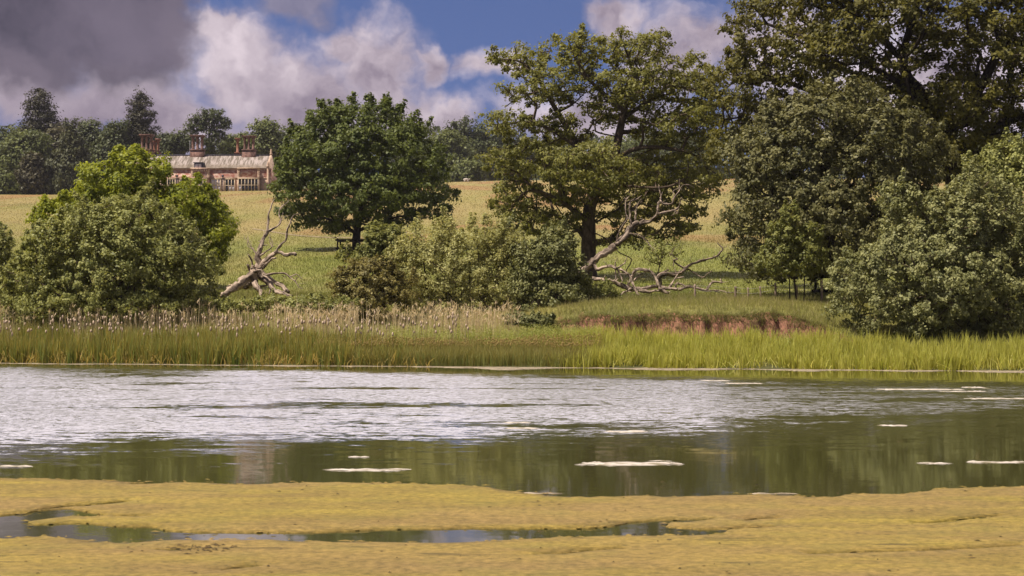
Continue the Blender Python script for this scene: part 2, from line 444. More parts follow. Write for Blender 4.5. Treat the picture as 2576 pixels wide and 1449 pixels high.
def build_water():
    m, nt = newmat('lake_water'); N = NT(nt)
    p = N.pos(); sp = N.n('ShaderNodeSeparateXYZ'); nt.links.new(p, sp.inputs[0]); x, y, z = sp.outputs
    big = N.noise(N.vm('MULTIPLY', p, (.035, .11, 1)), 1.6, 5, .6)
    med = N.noise(N.vm('MULTIPLY', p, (.10, .42, 1)), 1., 5, .62)
    wob = N.m('ADD', N.m('MULTIPLY', N.m('SUBTRACT', big, .5), 8.), N.m('MULTIPLY', N.m('SUBTRACT', med, .5), 7.))
    lo = N.m('SUBTRACT', N.m('ADD', y, wob), N.m('ADD', 38.5, N.m('MULTIPLY', x, .30)))
    hi = N.m('SUBTRACT', N.m('SUBTRACT', 69.5, N.m('MULTIPLY', x, .42)), N.m('ADD', y, N.m('MULTIPLY', wob, .5)))
    fine = N.m('SUBTRACT', N.noise(N.vm('MULTIPLY', p, (.45, 1.6, 1)), 1.3, 5, .7), .5)
    lo = N.m('ADD', lo, N.m('MULTIPLY', fine, 16.)); hi = N.m('ADD', hi, N.m('MULTIPLY', fine, 10.))
    zone = N.m('MULTIPLY', N.ss(lo, -9.0, 10.), N.ss(hi, -2., 7.))
    lull = N.ss(N.m('ADD', N.m('ADD', N.m('MULTIPLY', big, .45), N.m('MULTIPLY', med, .55)), N.m('MULTIPLY', fine, .35)), .37, .52, .22, 1.)
    amp = N.m('MULTIPLY', N.m('MULTIPLY', zone, lull), N.ss(x, 0., 26., 1., .88))
    c1 = N.vm('SUBTRACT', N.noise(N.vm('MULTIPLY', p, (1.0, 2.2, 1)), 2.6, 4, .65, 'Color'), (.5, .5, .5))
    c2 = N.vm('SUBTRACT', N.noise(N.vm('MULTIPLY', p, (1.0, 2.0, 1)), 8., 3, .6, 'Color'), (.5, .5, .5))
    sl = N.vm('ADD', N.vm('SCALE', c1, scale=N.m('ADD', .020, N.m('MULTIPLY', amp, .95))), N.vm('SCALE', c2, scale=N.m('ADD', .010, N.m('MULTIPLY', amp, .50))))
    # wind pushes the facets we can see towards the near shore
    s3 = N.n('ShaderNodeSeparateXYZ'); nt.links.new(sl, s3.inputs[0])
    ny = N.m('SUBTRACT', s3.outputs[1], N.m('MULTIPLY', amp, .18))
    nrm = N.vm('NORMALIZE', N.xyz(N.m('MULTIPLY', s3.outputs[0], .6), ny, 1.))
    b = N.n('ShaderNodeBsdfPrincipled')
    N.put(b.inputs['Base Color'], (.048, .047, .015, 1)); b.inputs['Roughness'].default_value = .05; b.inputs['IOR'].default_value = 1.7
    nt.links.new(nrm, b.inputs['Normal']); N.out(b.outputs[0])
    xs = np.linspace(-420, 420, 3); ys = np.array([-55, 20, 96.])
    V = [(a, c, 0) for c in ys for a in xs]
    Q = [(0, 1, 4, 3), (1, 2, 5, 4), (3, 4, 7, 6), (4, 5, 8, 7)]
    tag(mk('water', V, np.array(Q), m), kind='structure')

build_water()

# ------------------------------------------------------------------ trees
def unit(v): return v / (np.linalg.norm(v, axis=-1, keepdims=True) + 1e-9)

def leaf_quads(C, Nrm, L, W, rng, droop=0.):
    n = len(C)
    u = rng.normal(size=(n, 3)); u[:, 2] -= droop
    u = unit(u - Nrm * np.sum(u * Nrm, 1)[:, None]); v = np.cross(Nrm, u)
    s = rng.uniform(.45, 1.55, n)[:, None]
    V = np.stack([C - u * L * s * .5, C + v * W * s * .5 + Nrm * W * .12, C + u * L * s * .5, C - v * W * s * .5 + Nrm * W * .12], 1).reshape(-1, 3)
    return V, np.arange(4 * n).reshape(-1, 4)

def foliage(clumps, crad, nleaf, L, W, rng, centre, sprig=7, flat=.7, spr=.36, droop=0., spread=1.):
    """leaves gathered on sprigs, sprigs gathered on clumps"""
    n = len(clumps)
    ct = rng.uniform(-1, 1, n)
    sp = unit(rng.normal(size=(n, sprig, 3))) * (rng.uniform(.15, 1, (n, sprig, 1)) ** .6) * crad[:, None, None] * spread
    sp[..., 2] *= flat
    S = clumps[:, None, :] + sp
    st = ct[:, None] * .5 + rng.uniform(-1, 1, (n, sprig)) * .5
    k = max(2, int(nleaf / sprig))
    off = rng.normal(size=(n, sprig, k, 3)) * (crad[:, None, None, None] * spr); off[..., 2] *= .75
    C = S[:, :, None, :] + off
    out = unit(S[:, :, None, :] - centre) * .75 + unit(off) * .8 + rng.normal(size=C.shape) * .55
    out[..., 2] += .45
    T = st[:, :, None] * .55 + rng.uniform(-1, 1, (n, sprig, k)) * .6
    C = C.reshape(-1, 3); Nn = unit(out.reshape(-1, 3)); T = np.clip(.5 + .5 * T.reshape(-1), 0, 1)
    V, Q = leaf_quads(C, Nn, L, W, rng, droop)
    return V, Q, np.repeat(T, 4)

def clump_points(lobes, n, rng, shell=.72):
    """lobes (k,6): centre and radii; points mostly near each lobe's skin"""
    lobes = np.asarray(lobes, float)
    w = (lobes[:, 3] * lobes[:, 4] * lobes[:, 5]) ** (2 / 3); w /= w.sum()
    cand = []
    m = n * 9
    li = rng.choice(len(lobes), m, p=w)
    d = unit(rng.normal(size=(m, 3)))
    r = np.where(rng.random(m) < .80, rng.uniform(shell, 1.03, m), rng.uniform(.25, shell, m))
    P = lobes[li, :3] + d * r[:, None] * lobes[li, 3:]
    # fewer points buried deep in other lobes
    q = np.min(np.linalg.norm((P[:, None, :] - lobes[None, :, :3]) / lobes[None, :, 3:], axis=2), 1)
    keep = (q > shell * .8) | (rng.random(m) < .22)
    P = P[keep]
    # poisson style thinning
    area = (4 * np.pi * (lobes[:, 3] * lobes[:, 4] * lobes[:, 5]) ** (2 / 3)).sum()
    dm = .62 * math.sqrt(area / n)
    out = np.empty((n, 3)); c = 0
    for p in P:
        if c == n: break
        if c == 0 or np.min(np.sum((out[:c] - p) ** 2, 1)) > dm * dm:
            out[c] = p; c += 1
    if c < n:
        ex = P[rng.integers(0, len(P), n - c)]; out[c:] = ex
    return out

def skeleton(paths, clumps, rng, seg=.9, curve=.12):
    """paths: list of (points) - first the trunk, then limbs; grows a branch to each clump"""
    pos = []; par = []; pl = []
    for k, P in enumerate(paths):
        P, _ = spline(P, np.ones(len(P)), .55)
        if k == 0:
            prev = -1
        else:
            dd = [np.sum((q - P[0]) ** 2) for q in pos]; prev = int(np.argmin(dd)); 
        for p in P:
            l = 0 if prev < 0 else pl[prev] + np.linalg.norm(p - pos[prev])
            pos.append(p); par.append(prev); pl.append(l); prev = len(pos) - 1
    zmin = pos[0][2] + .35 * (max(c[2] for c in clumps) - pos[0][2]) * .35
    A = np.array(pos)
    d = np.array([np.min(np.sum((A - c) ** 2, 1)) for c in clumps])
    X = np.array(pos); PL = np.array(pl)
    for ci in np.argsort(d):
        c = clumps[ci]
        dist = np.linalg.norm(X - c, axis=1)
        cost = dist + .22 * PL + np.where(X[:, 2] < zmin, 4., 0) + .35 * np.maximum(0, X[:, 2] - c[2])
        i = int(np.argmin(cost)); L = dist[i]
        n = max(1, int(L / seg))
        u = np.linspace(0, 1, n + 1)[1:]
        P = X[i] + (c - X[i]) * u[:, None]
        if n > 1:
            P[:-1] += rng.normal(size=(n - 1, 3)) * curve * seg * 1.4
            P[:, 2] += np.sin(u * np.pi) * L * .10
        prev = i
        base = len(X); X = np.vstack([X, P])
        for k in range(n):
            par.append(prev); PL = np.append(PL, PL[prev] + np.linalg.norm(X[base + k] - X[prev])); prev = base + k
    return X, np.array(par)

def pipe_radii(X, par, rbase, rtip=.022, p=2.2, ntrunk=None):
    n = len(X); a = np.full(n, 0.)
    ch = np.bincount(par[par >= 0], minlength=n)
    a[ch == 0] = 1
    order = np.arange(n)[::-1]
    for i in order:
        if par[i] >= 0: a[par[i]] += a[i]
    r = a ** (1 / p)
    return rtip + (rbase - rtip) * (r - 1) / max(1e-6, r[0] - 1)

def edge_tubes(bag, X, par, r, n=6, rng=None, minr=0.):
    idx = np.where((par >= 0) & (r >= minr))[0]
    A = X[par[idx]]; B = X[idx]; ra = np.minimum(r[par[idx]], r[idx] * 1.6); rb = r[idx]
    T = unit(B - A)
    ref = np.where(np.abs(T[:, 2:3]) < .9, np.array([[0, 0, 1.]]), np.array([[1., 0, 0]]))
    U = unit(np.cross(T, ref)); W = np.cross(T, U)
    B = B + T * rb[:, None] * .35
    a = np.arange(n) / n * 2 * np.pi
    ring = np.cos(a)[None, :, None] * U[:, None, :] + np.sin(a)[None, :, None] * W[:, None, :]
    V = np.concatenate([A[:, None, :] + ring * ra[:, None, None], B[:, None, :] + ring * rb[:, None, None]], 1).reshape(-1, 3)
    k = len(idx); b = (np.arange(k) * 2 * n)[:, None]; j = np.arange(n)[None, :]; j2 = (j + 1) % n
    Q = np.stack([b + j, b + j2, b + n + j2, b + n + j], -1).reshape(-1, 4)
    bag.add(V, Q)

def lobes_px(L, D, base_rdepth=.9):
    """(px, py, rx, ry[, depth offset m[, depth radius m]]) -> world lobes"""
    out = []
    for l in L:
        px, py, rx, ry = l[:4]; dd = l[4] if len(l) > 4 else 0.
        c = at(px, py, D + dd); k = (D + dd) / F
        rd = l[5] if len(l) > 5 else base_rdepth * (rx + ry) / 2 * k
        out.append((*c, rx * k, rd, ry * k))
    return np.array(out)

def make_tree(name, label, cat, D, basepx, L, nclump, crad, nleaf, leaf, mat, bark, rbase, seed, trunk_top=None, limbs=(), group=None,
              stems=None, shell=.72, sprig=7, flat=.7, spr=.36, droop=0., rdepth=.9, minr=0., crown_name='crown', extra=None, curve=.12, nolink=0., tn=6, rtip=.022, spread=1., loose=0., shoots=0, shl=.9):
    rng = np.random.default_rng(seed)
    bx = (basepx - CX) / F * D; bz = float(terr(bx, D)) - .15
    base = np.array([bx, D, bz])
    lob = lobes_px(L, D, rdepth)
    cl = clump_points(lob, nclump, rng, shell)
    cl[:, 2] = np.maximum(cl[:, 2], terr(cl[:, 0], cl[:, 1]) + crad * .4)
    if loose: cl = cl + rng.normal(size=cl.shape) * loose
    centre = np.average(lob[:, :3], axis=0, weights=lob[:, 3] * lob[:, 5])
    root = empty(name, base, label, cat, group)
    paths = []
    if trunk_top is None:
        top = centre.copy(); top[2] = base[2] + (centre[2] - base[2]) * .9
        mid = (base + top) / 2 + np.array([rng.normal() * .2, 0, 0])
        paths.append(np.array([base, mid, top]))
    else:
        paths.append(np.vstack([base] + [at(a, b, D + (c if True else 0)) for a, b, c in trunk_top]))
    for lb in limbs:
        paths.append(np.array([at(a, b, D + c) for a, b, c in lb]))
    for s in (stems or ()):
        sx = (s[0] - CX) / F * D; paths.append(np.array([[sx, D + s[3], terr(sx, D + s[3]) - .1], at(s[1], s[2], D + s[3])]))
    bag = Bag()
    if stems:      # several stems rise from the ground together
        Xs = []
        X, par = skeleton([paths[0]], cl, rng, curve=curve)
        r = pipe_radii(X, par, rbase, rtip)
        edge_tubes(bag, X, par, r, tn, minr=minr)
        for P in paths[1:]:
            bag.tube(P, np.linspace(rbase * .8, rbase * .35, len(P)), 7, .1, .5)
    else:
        X, par = skeleton(paths, cl, rng, curve=curve)
        r = pipe_radii(X, par, rbase, rtip)
        # root flare
        hgt = X[:, 2] - base[2]
        r = r * np.where((np.arange(len(X)) < 4), 1 + .35 * np.exp(-hgt / .5), 1.)
        edge_tubes(bag, X, par, r, tn, minr=minr)
    b0 = bag.build('trunk', bark, None, smooth=True)
    b0.data.transform(__import__('mathutils').Matrix.Translation(-Vector(base))); b0.parent = root
    if shoots:
        sc_ = cl[:, 2] + .35 * np.abs(cl[:, 0] - centre[0]) + rng.uniform(0, 1.2, len(cl)) * crad * 3
        top = np.argsort(-sc_)[:int(len(cl) * .5)]
        st = cl[rng.choice(top, shoots)]
        dirs = unit(np.stack([rng.normal(size=shoots) * .25 + .30 * np.sign(st[:, 0] - centre[0]) * rng.random(shoots), rng.normal(size=shoots) * .2, np.ones(shoots)], 1))
        ln = shl * rng.uniform(.4, 1.2, shoots)
        SH = []; SR = []
        for q in range(4):
            SH.append(st + dirs * (crad * .5 + ln * (q + .5) / 4)[:, None]); SR.append(np.full(shoots, crad * (.42 - .08 * q)))
        SH = np.vstack(SH); SR = np.concatenate(SR)
    cr = crad * rng.uniform(.55, 1.4, len(cl))
    ctop = centre.copy(); ctop[2] -= .3 * (centre[2] - base[2]) * .5
    V, Q, T = foliage(cl, cr, nleaf, leaf[0], leaf[1], rng, ctop, sprig, flat, spr, droop, spread)
    if shoots:
        V2, Q2, T2 = foliage(SH, SR, max(16, int(nleaf * .16)), leaf[0], leaf[1], rng, ctop, 4, 1.3, .5)
        V = np.vstack([V, V2]); T = np.concatenate([T, T2])
    keep = V[::4, 2] > terr(V[::4, 0], V[::4, 1]) + .02
    V = V.reshape(-1, 4, 3)[keep].reshape(-1, 3); T = T.reshape(-1, 4)[keep].ravel(); Q = np.arange(len(V)).reshape(-1, 4)
    o = mk(crown_name, V - base, Q, mat, root, tint=T)
    return root

# --- the tall oak in the middle of the park
make_tree('oak_tree', 'tall open-crowned oak with gnarled limbs behind the pale fallen bough', 'tree', 130, 1480,
  [(1330, 150, 100, 30, 1, 4), (1260, 150, 38, 16, 0, 1.5), (1465, 130, 100, 44, 2, 5), (1590, 118, 95, 50, 0, 5), (1330, 225, 66, 42, -1, 4), (1450, 205, 90, 55, 2, 5), (1600, 215, 105, 66, 0, 6),
   (1725, 200, 95, 62, 1, 5), (1290, 312, 84, 30, -2, 3.5), (1400, 330, 85, 36, 2, 5), (1540, 270, 70, 46, 3, 5), (1690, 320, 105, 56, 0, 6), (1770, 285, 70, 76, 1, 5),
   (1320, 405, 108, 56, -1, 6), (1470, 430, 130, 66, -3, 7), (1640, 440, 130, 60, 2, 6), (1740, 440, 75, 85, 0, 5), (1300, 500, 66, 55, 0, 4),
   (1330, 560, 66, 45, -1, 4), (1430, 520, 66, 64, 2, 5), (1590, 520, 100, 55, 3, 5), (1720, 545, 66, 60, 1, 4), (1380, 590, 45, 25, 0, 3), (1620, 590, 45, 28, 2, 2.5), (1545, 600, 40, 26, 0, 2)],
  740, .74, 135, (.23, .145), M['oak_leaf'], M['bark'], .62, 11, shell=.45, sprig=9, flat=.42, spr=.245, spread=1.1,
  trunk_top=[(1481, 600, 0), (1484, 520, 0), (1512, 455, 0), (1545, 400, 0), (1556, 345, .5), (1570, 280, .5), (1592, 205, 0), (1580, 140, 0)],
  limbs=[[(1545, 400, 0), (1610, 372, -1), (1700, 376, -2), (1770, 400, -2)], [(1500, 475, 0), (1472, 395, -1.5), (1415, 345, -2), (1340, 308, -2), (1270, 312, -2)],
         [(1495, 470, 0), (1452, 365, 1), (1402, 282, 1), (1370, 225, 1), (1340, 180, 0), (1300, 152, 0), (1235, 152, 0)],
         [(1402, 282, 1), (1440, 262, 1), (1470, 235, 1)], [(1370, 225, 1), (1300, 250, 0), (1270, 270, 0)],
         [(1556, 345, .5), (1498, 330, -1), (1500, 305, -1), (1480, 290, -1), (1478, 268, -1)], [(1500, 305, -1), (1516, 290, -1), (1508, 272, -1)],
         [(1570, 280, .5), (1482, 200, 1), (1440, 132, 1)], [(1565, 300, .5), (1650, 240, 1), (1720, 190, 1)], [(1500, 460, 0), (1600, 470, -4), (1680, 470, -4), (1740, 440, -3)],
         [(1484, 560, 0), (1400, 500, -2), (1330, 480, -3), (1290, 520, -3)],
         [(1484, 580, 0), (1530, 604, -2), (1556, 634, -3), (1590, 653, -3), (1575, 680, -3), (1588, 700, -4), (1612, 724, -5)]], tn=8, curve=.26, rtip=.042, shoots=60, shl=0.45)

# --- the great oak at the right edge, taller than the frame
make_tree('oak_tree', 'huge dark oak at the right edge, its crown rising out of the picture', 'tree', 112, 2420,
  [(1900, 60, 75, 66, 0, 5), (1930, 160, 105, 70, -1, 6), (1850, 230, 66, 70, 0, 4), (1870, 330, 70, 66, 1, 4), (2060, 30, 110, 56, 2, 6), (2090, 130, 110, 70, 0, 7), (2230, 60, 130, 90, -2, 8),
   (2200, 170, 120, 60, 0, 6), (2420, 60, 140, 90, -2, 8), (2520, 180, 120, 100, -3, 8), (2430, 270, 120, 80, -2, 7), (2540, 320, 100, 80, 0, 6), (2330, 330, 90, 66, 1, 6),
   (2030, 230, 80, 60, 2, 5), (2690, 80, 150, 130, 0, 8), (2680, 290, 130, 110, 0, 7), (2300, -80, 200, 90, 0, 9), (2560, -90, 200, 100, 0, 9), (2080, -60, 100, 60, 0, 6), (2420, 400, 120, 60, 0, 6), (2750, 430, 110, 90, 0, 6), (1812, 380, 42, 60, 0, 3), (2200, 250, 120, 60, 3, 6), (2500, 430, 130, 70, 1, 6), (1960, 250, 70, 60, 1, 4)],
  720, .92, 190, (.26, .17), M['oak_leaf_b'], M['bark_dark'], .85, 12, shell=.55, sprig=9, flat=.65, spr=.245, spread=1.1,
  trunk_top=[(2410, 500, 0), (2395, 400, 0), (2360, 290, 0), (2300, 220, 0), (2270, 150, 0), (2300, 40, 0), (2330, -60, 0)],
  limbs=[[(2330, 250, 0), (2230, 190, -1), (2120, 120, -2), (2010, 90, -1), (1930, 60, 0)], [(2300, 220, 0), (2200, 230, 1), (2080, 240, 1), (1960, 200, 0), (1900, 210, 0)],
         [(2380, 340, 0), (2460, 230, -2), (2520, 120, -2), (2600, 20, 0)], [(2395, 400, 0), (2480, 330, 0), (2600, 280, 0), (2680, 240, 0)], [(2270, 150, 0), (2180, 60, 0), (2100, 0, 0)],
         [(2200, 230, 1), (2050, 290, 1), (1900, 310, 0)]], tn=8, curve=.2, rtip=.035, shoots=120, shl=1.0)

# --- round parkland tree, a lone one with a clear trunk
make_tree('round_tree', 'dense round-headed green tree standing alone inside a black rail guard', 'tree', 180, 897,
  [(915, 400, 185, 120, 0, 8), (900, 320, 130, 56, 0, 6), (800, 420, 100, 90, -2, 6), (1030, 430, 100, 90, -1, 6), (770, 500, 80, 62, -1, 5), (1070, 500, 76, 56, 0, 5), (920, 490, 150, 66, -3, 7), (850, 545, 95, 30, -1, 5), (1000, 530, 95, 38, -1, 5), (790, 340, 50, 30, 0, 4), (1010, 330, 50, 36, 0, 4), (945, 280, 70, 18, 0, 4)],
  400, 1.05, 170, (.34, .22), M['round_leaf'], M['bark_dark'], .5, 13, shell=.7, sprig=8, flat=.62, spr=.245, trunk_top=[(897, 590, 0), (905, 540, 0), (915, 450, 0), (918, 360, 0)],
  limbs=[[(900, 590, 0), (850, 560, -2), (790, 540, -3)], [(903, 580, 0), (960, 555, -2), (1030, 540, -2)]], shoots=130, shl=1.3)

# --- yellow-green tree behind the left bush
make_tree('field_maple', 'yellow-green sunlit tree half hidden behind the grey-green bush on the left', 'tree', 112, 400,
  [(335, 430, 76, 50, 0, 3), (300, 470, 110, 60, 0, 3.5), (420, 525, 105, 66, 1, 4), (500, 570, 76, 90, 1, 3), (200, 540, 90, 70, 0, 3), (350, 590, 150, 110, 1, 4), (130, 590, 50, 50, 0, 2), (500, 640, 60, 50, 0, 2.5), (395, 428, 26, 18, 0, 1), (505, 480, 26, 24, 0, 1), (335, 400, 30, 14, 0, 1), (550, 600, 34, 50, 0, 1.5)],
  430, .62, 170, (.21, .14), M['gold_leaf'], M['bark'], .28, 14, shell=.7, sprig=8, flat=.65, spr=.245, shoots=150, shl=0.4, loose=.2)

# --- left foreground bush
make_tree('alder_bush', 'broad grey-green bush at the reed edge on the left, in front of the yellow-green tree', 'bush', 92, 300,
  [(330, 565, 120, 70, 0, 3), (230, 580, 90, 66, 0, 3), (410, 620, 95, 76, 0, 3), (160, 640, 100, 70, 0, 3), (320, 650, 160, 90, -1, 3.5), (450, 690, 95, 70, -1, 2.5), (90, 690, 80, 56, -1, 2.2), (250, 720, 160, 56, -1.5, 2.5), (60, 740, 66, 36, -1.5, 2), (480, 745, 60, 36, -1, 1.8), (150, 610, 50, 50, 0, 2), (330, 770, 190, 34, -2, 2.5), (130, 775, 130, 30, -2, 2.2)],
  520, .46, 190, (.15, .10), M['alder_leaf'], M['bark'], .16, 15, shell=.7, sprig=9, flat=.8, spr=.245, stems=[(180, 150, 560, 0), (390, 430, 560, .4), (450, 470, 610, .2), (250, 240, 520, .5), (110, 90, 650, 0)], shoots=200, shl=0.6, loose=.2)
make_tree('alder_bush', 'dark green bush cut off by the left edge of the picture', 'bush', 95, -20,
  [(-20, 650, 50, 60, 0, 2), (0, 610, 30, 30, 0, 1.2), (-40, 720, 70, 50, 0, 2), (8, 720, 30, 45, 0, 1.2), (0, 770, 50, 26, 0, 1.5)], 130, .42, 150, (.15, .10), M['alder_leaf'], M['bark'], .12, 16, sprig=8, spr=.25, shoots=50, shl=0.7)

# --- the lime on the right
make_tree('lime_tree', 'large rounded grey-green tree on the right, under the huge oak', 'tree', 101, 2120,
  [(2120, 420, 250, 170, 1, 6), (2080, 310, 180, 76, 0, 4.5), (1960, 420, 130, 120, -1, 4), (1930, 530, 110, 110, -1, 4), (2240, 380, 120, 110, 0, 4), (2060, 560, 160, 110, -2, 4.5), (1930, 640, 96, 66, -1, 3), (2030, 650, 96, 50, -1.5, 3), (2230, 540, 130, 130, 0, 4), (2120, 240, 90, 30, 0, 2.5), (1990, 300, 60, 50, 0, 2)],
  540, .66, 190, (.20, .13), M['lime_leaf'], M['bark_dark'], .40, 17, shell=.72, sprig=9, flat=.7, spr=.245, shoots=200, shl=0.8)
make_tree('maple_sapling', 'small leafy tree on thin dark stems under the large rounded tree', 'tree', 94, 2005,
  [(1975, 600, 45, 45, 0, 1.1), (2030, 640, 46, 50, 0, 1.1), (1960, 660, 60, 36, 0, 1.1), (1985, 545, 22, 26, 0, .6), (2040, 590, 26, 34, 0, .7)], 110, .30, 110, (.14, .10), M['maple_leaf'], M['bark_dark'], .06, 18, sprig=7, spr=.33,
  stems=[(1987, 1985, 640, 0), (2024, 2026, 630, .2)], shoots=40, shl=0.5)
make_tree('hazel_tree', 'grey-green tree at the right edge behind the big waterside bush', 'tree', 93, 2590,
  [(2540, 440, 90, 60, 0, 3), (2620, 460, 110, 80, 0, 3), (2500, 480, 60, 46, 0, 2), (2565, 395, 56, 26, 0, 2), (2600, 560, 110, 100, 0, 3)], 170, .50, 150, (.17, .11), M['alder_leaf'], M['bark'], .15, 19, sprig=8, spr=.25, shoots=80, shl=0.8, loose=.2)
make_tree('willow_bush', 'big pale grey-green bush at the water edge on the right', 'bush', 84, 2370,
  [(2380, 600, 130, 110, 0, 3), (2300, 590, 76, 76, 0, 2), (2440, 530, 90, 76, 0, 2.5), (2270, 680, 130, 90, -1, 2.8), (2420, 690, 170, 110, -1, 3), (2540, 620, 90, 110, 0, 2.8), (2180, 760, 96, 70, -1, 2.2), (2330, 780, 150, 56, -1.3, 2.2), (2500, 770, 120, 66, -1, 2.4), (2250, 500, 30, 40, 0, 1), (2460, 460, 40, 26, 0, 1.2), (2150, 690, 60, 60, 0, 1.5), (2620, 740, 90, 90, 0, 2.5), (2390, 500, 36, 44, 0, 1)],
  560, .44, 190, (.145, .095), M['bush_leaf'], M['bark'], .15, 20, shell=.72, sprig=9, flat=.8, spr=.25, stems=[(2300, 2270, 620, 0), (2440, 2460, 560, .3), (2500, 2540, 640, .2)], shoots=260, shl=0.8, loose=.2)

# --- the shrubs in the middle
make_tree('willow_bush', 'pale feathery grey-green willow bush in the middle of the far bank', 'bush', 96, 1150,
  [(1080, 640, 90, 66, 0, 2), (1170, 630, 90, 66, 0, 2), (1260, 650, 70, 70, 0, 1.8), (1130, 700, 130, 56, -1, 2), (1230, 710, 90, 50, -1, 2), (1040, 690, 50, 50, 0, 1.4), (1110, 600, 50, 30, 0, 1.2), (1200, 590, 40, 26, 0, 1), (1150, 745, 130, 26, -1, 1.5), (1150, 775, 150, 20, -1.4, 1.5)],
  340, .42, 150, (.14, .075), M['willow_leaf'], M['bark'], .11, 21, sprig=8, flat=.85, spr=.30, shell=.7, stems=[(1080, 1060, 610, 0), (1210, 1230, 600, 0)], shoots=200, shl=0.8, loose=.2)
make_tree('elder_bush', 'bright green leafy bush beside the round tree guard', 'bush', 99, 940,
  [(962, 612, 46, 44, 0, 1.2), (930, 656, 46, 26, 0, 1.2), (980, 640, 50, 50, 0, 1.4), (962, 582, 34, 16, 0, .8), (888, 646, 36, 16, 0, .7)], 120, .36, 120, (.18, .11), M['maple_leaf'], M['bark'], .09, 22, sprig=7, spr=.27, shoots=60, shl=0.5)
make_tree('hawthorn_bush', 'rusty brown tinged low bush between the reeds and the pale willow', 'bush', 92, 930,
  [(920, 700, 76, 40, 0, 1.6), (980, 710, 60, 40, 0, 1.4), (890, 735, 60, 32, 0, 1.3), (960, 745, 90, 26, -.6, 1.4), (860, 700, 26, 20, 0, .7), (930, 670, 40, 14, 0, .8), (920, 772, 100, 22, -.8, 1.4)], 210, .34, 130, (.12, .085), M['hawthorn_leaf'], M['bark'], .09, 23, sprig=8, flat=.55, spr=.27, shoots=60, shl=0.4, loose=.2)
make_tree('alder_bush', 'dark green bush to the left of the oak trunk', 'bush', 93, 1380,
  [(1390, 660, 66, 56, 0, 1.6), (1350, 700, 70, 56, 0, 1.6), (1420, 710, 56, 56, 0, 1.5), (1380, 750, 90, 34, -.5, 1.5), (1330, 650, 30, 34, 0, .9), (1400, 610, 30, 24, 0, .8), (1390, 778, 90, 20, -.6, 1.4)], 220, .38, 150, (.14, .095), M['dark_leaf'], M['bark_dark'], .1, 24, sprig=8, spr=.27, shoots=90, shl=0.7, loose=.2)
make_tree('alder_sapling', 'slender upright young tree rising from the willow bush', 'tree', 98, 1285,
  [(1285, 600, 26, 26, 0, .8), (1290, 640, 40, 34, 0, 1), (1280, 570, 15, 22, 0, .5), (1290, 690, 44, 40, 0, 1)], 80, .30, 110, (.14, .095), M['dark_leaf'], M['bark_dark'], .07, 25, sprig=7, spr=.27, shoots=50, shl=0.6)
make_tree('bramble_bush', 'small yellow-green bush by the root end of the fallen bough', 'bush', 95, 1505,
  [(1505, 735, 46, 22, 0, .9), (1470, 745, 36, 20, 0, .8), (1530, 750, 30, 14, 0, .7)], 80, .24, 100, (.11, .08), M['maple_leaf'], M['bark'], .04, 26, sprig=7, spr=.27, shoots=30, shl=0.3)
make_tree('bramble_bush', 'low dark bramble patch in front of the fallen dead tree', 'bush', 90, 720,
  [(600, 772, 70, 14, 0, .9), (700, 766, 80, 20, 0, 1), (790, 766, 60, 20, 0, 1), (850, 772, 60, 20, 0, 1)], 150, .24, 100, (.11, .08), M['alder_leaf'], M['bark'], .04, 27, sprig=7, spr=.27, shoots=40, shl=0.3)
make_tree('bramble_bush', 'low green brambles at the left end of the red earth bank', 'bush', 84, 1335,
  [(1330, 806, 36, 12, 0, .6), (1365, 808, 24, 10, 0, .5), (1300, 806, 30, 10, 0, .5)], 60, .22, 90, (.11, .08), M['dark_leaf'], M['bark'], .04, 28, sprig=7, spr=.27, shoots=40, shl=0.3)
make_tree('oak_sapling', 'thin sparse sapling in the grass behind the fallen bough', 'tree', 118, 1650,
  [(1648, 640, 30, 20, 0, .8), (1690, 625, 34, 24, 0, .8), (1640, 610, 16, 16, 0, .5)], 36, .34, 34, (.15, .1), M['maple_leaf'], M['bark'], .05, 29, sprig=5, spr=.4)

# --- the wood behind the house and on the hill to the right
WG = 'trees of the wood on the skyline'
def wood(name, label, D, px, L, n, mat, seed, crad=1.9, leaf=(.75, .5), nleaf=90, **kw):
    make_tree(name, label, 'tree', D, px, L, n, crad, nleaf, leaf, mat, M['bark_dark'], kw.pop('rb', .5), seed, group=WG, sprig=kw.pop('sprig', 7), spr=kw.pop('spr', .33), tn=5, minr=.05, rtip=.05, **kw)
wood('giant_sequoia', 'tall dark conifer with a broad skirt, leftmost on the skyline', 470, 100,
     [(100, 240, 24, 15), (98, 268, 36, 18), (102, 295, 38, 20), (98, 322, 44, 20), (60, 330, 24, 16), (140, 325, 24, 22), (100, 350, 60, 24)], 170, M['conifer'], 41, crad=1.6, leaf=(.6, .34), nleaf=100, shell=.45, flat=.45, trunk_top=[(100, 330, 0), (100, 228, 0)])
wood('giant_sequoia', 'tall narrow dark conifer beside the left chimneys of the house', 455, 353,
     [(352, 238, 12, 14), (352, 262, 22, 20), (353, 295, 32, 26), (352, 330, 38, 30), (352, 370, 42, 34), (350, 410, 44, 30)], 190, M['conifer'], 42, crad=1.5, leaf=(.55, .32), nleaf=120, shell=.6, flat=.6, trunk_top=[(353, 330, 0), (353, 230, 0)])
wood('weeping_cypress', 'drooping two-tipped conifer at the edge of the field', 440, 180,
     [(174, 325, 8, 20), (188, 320, 7, 18), (181, 355, 26, 24), (182, 390, 42, 28), (172, 430, 56, 34), (165, 465, 68, 24)], 200, M['cypress'], 43, crad=1.5, leaf=(.8, .3), nleaf=110, droop=2.5, flat=1.1, trunk_top=[(180, 400, 0), (180, 318, 0)])
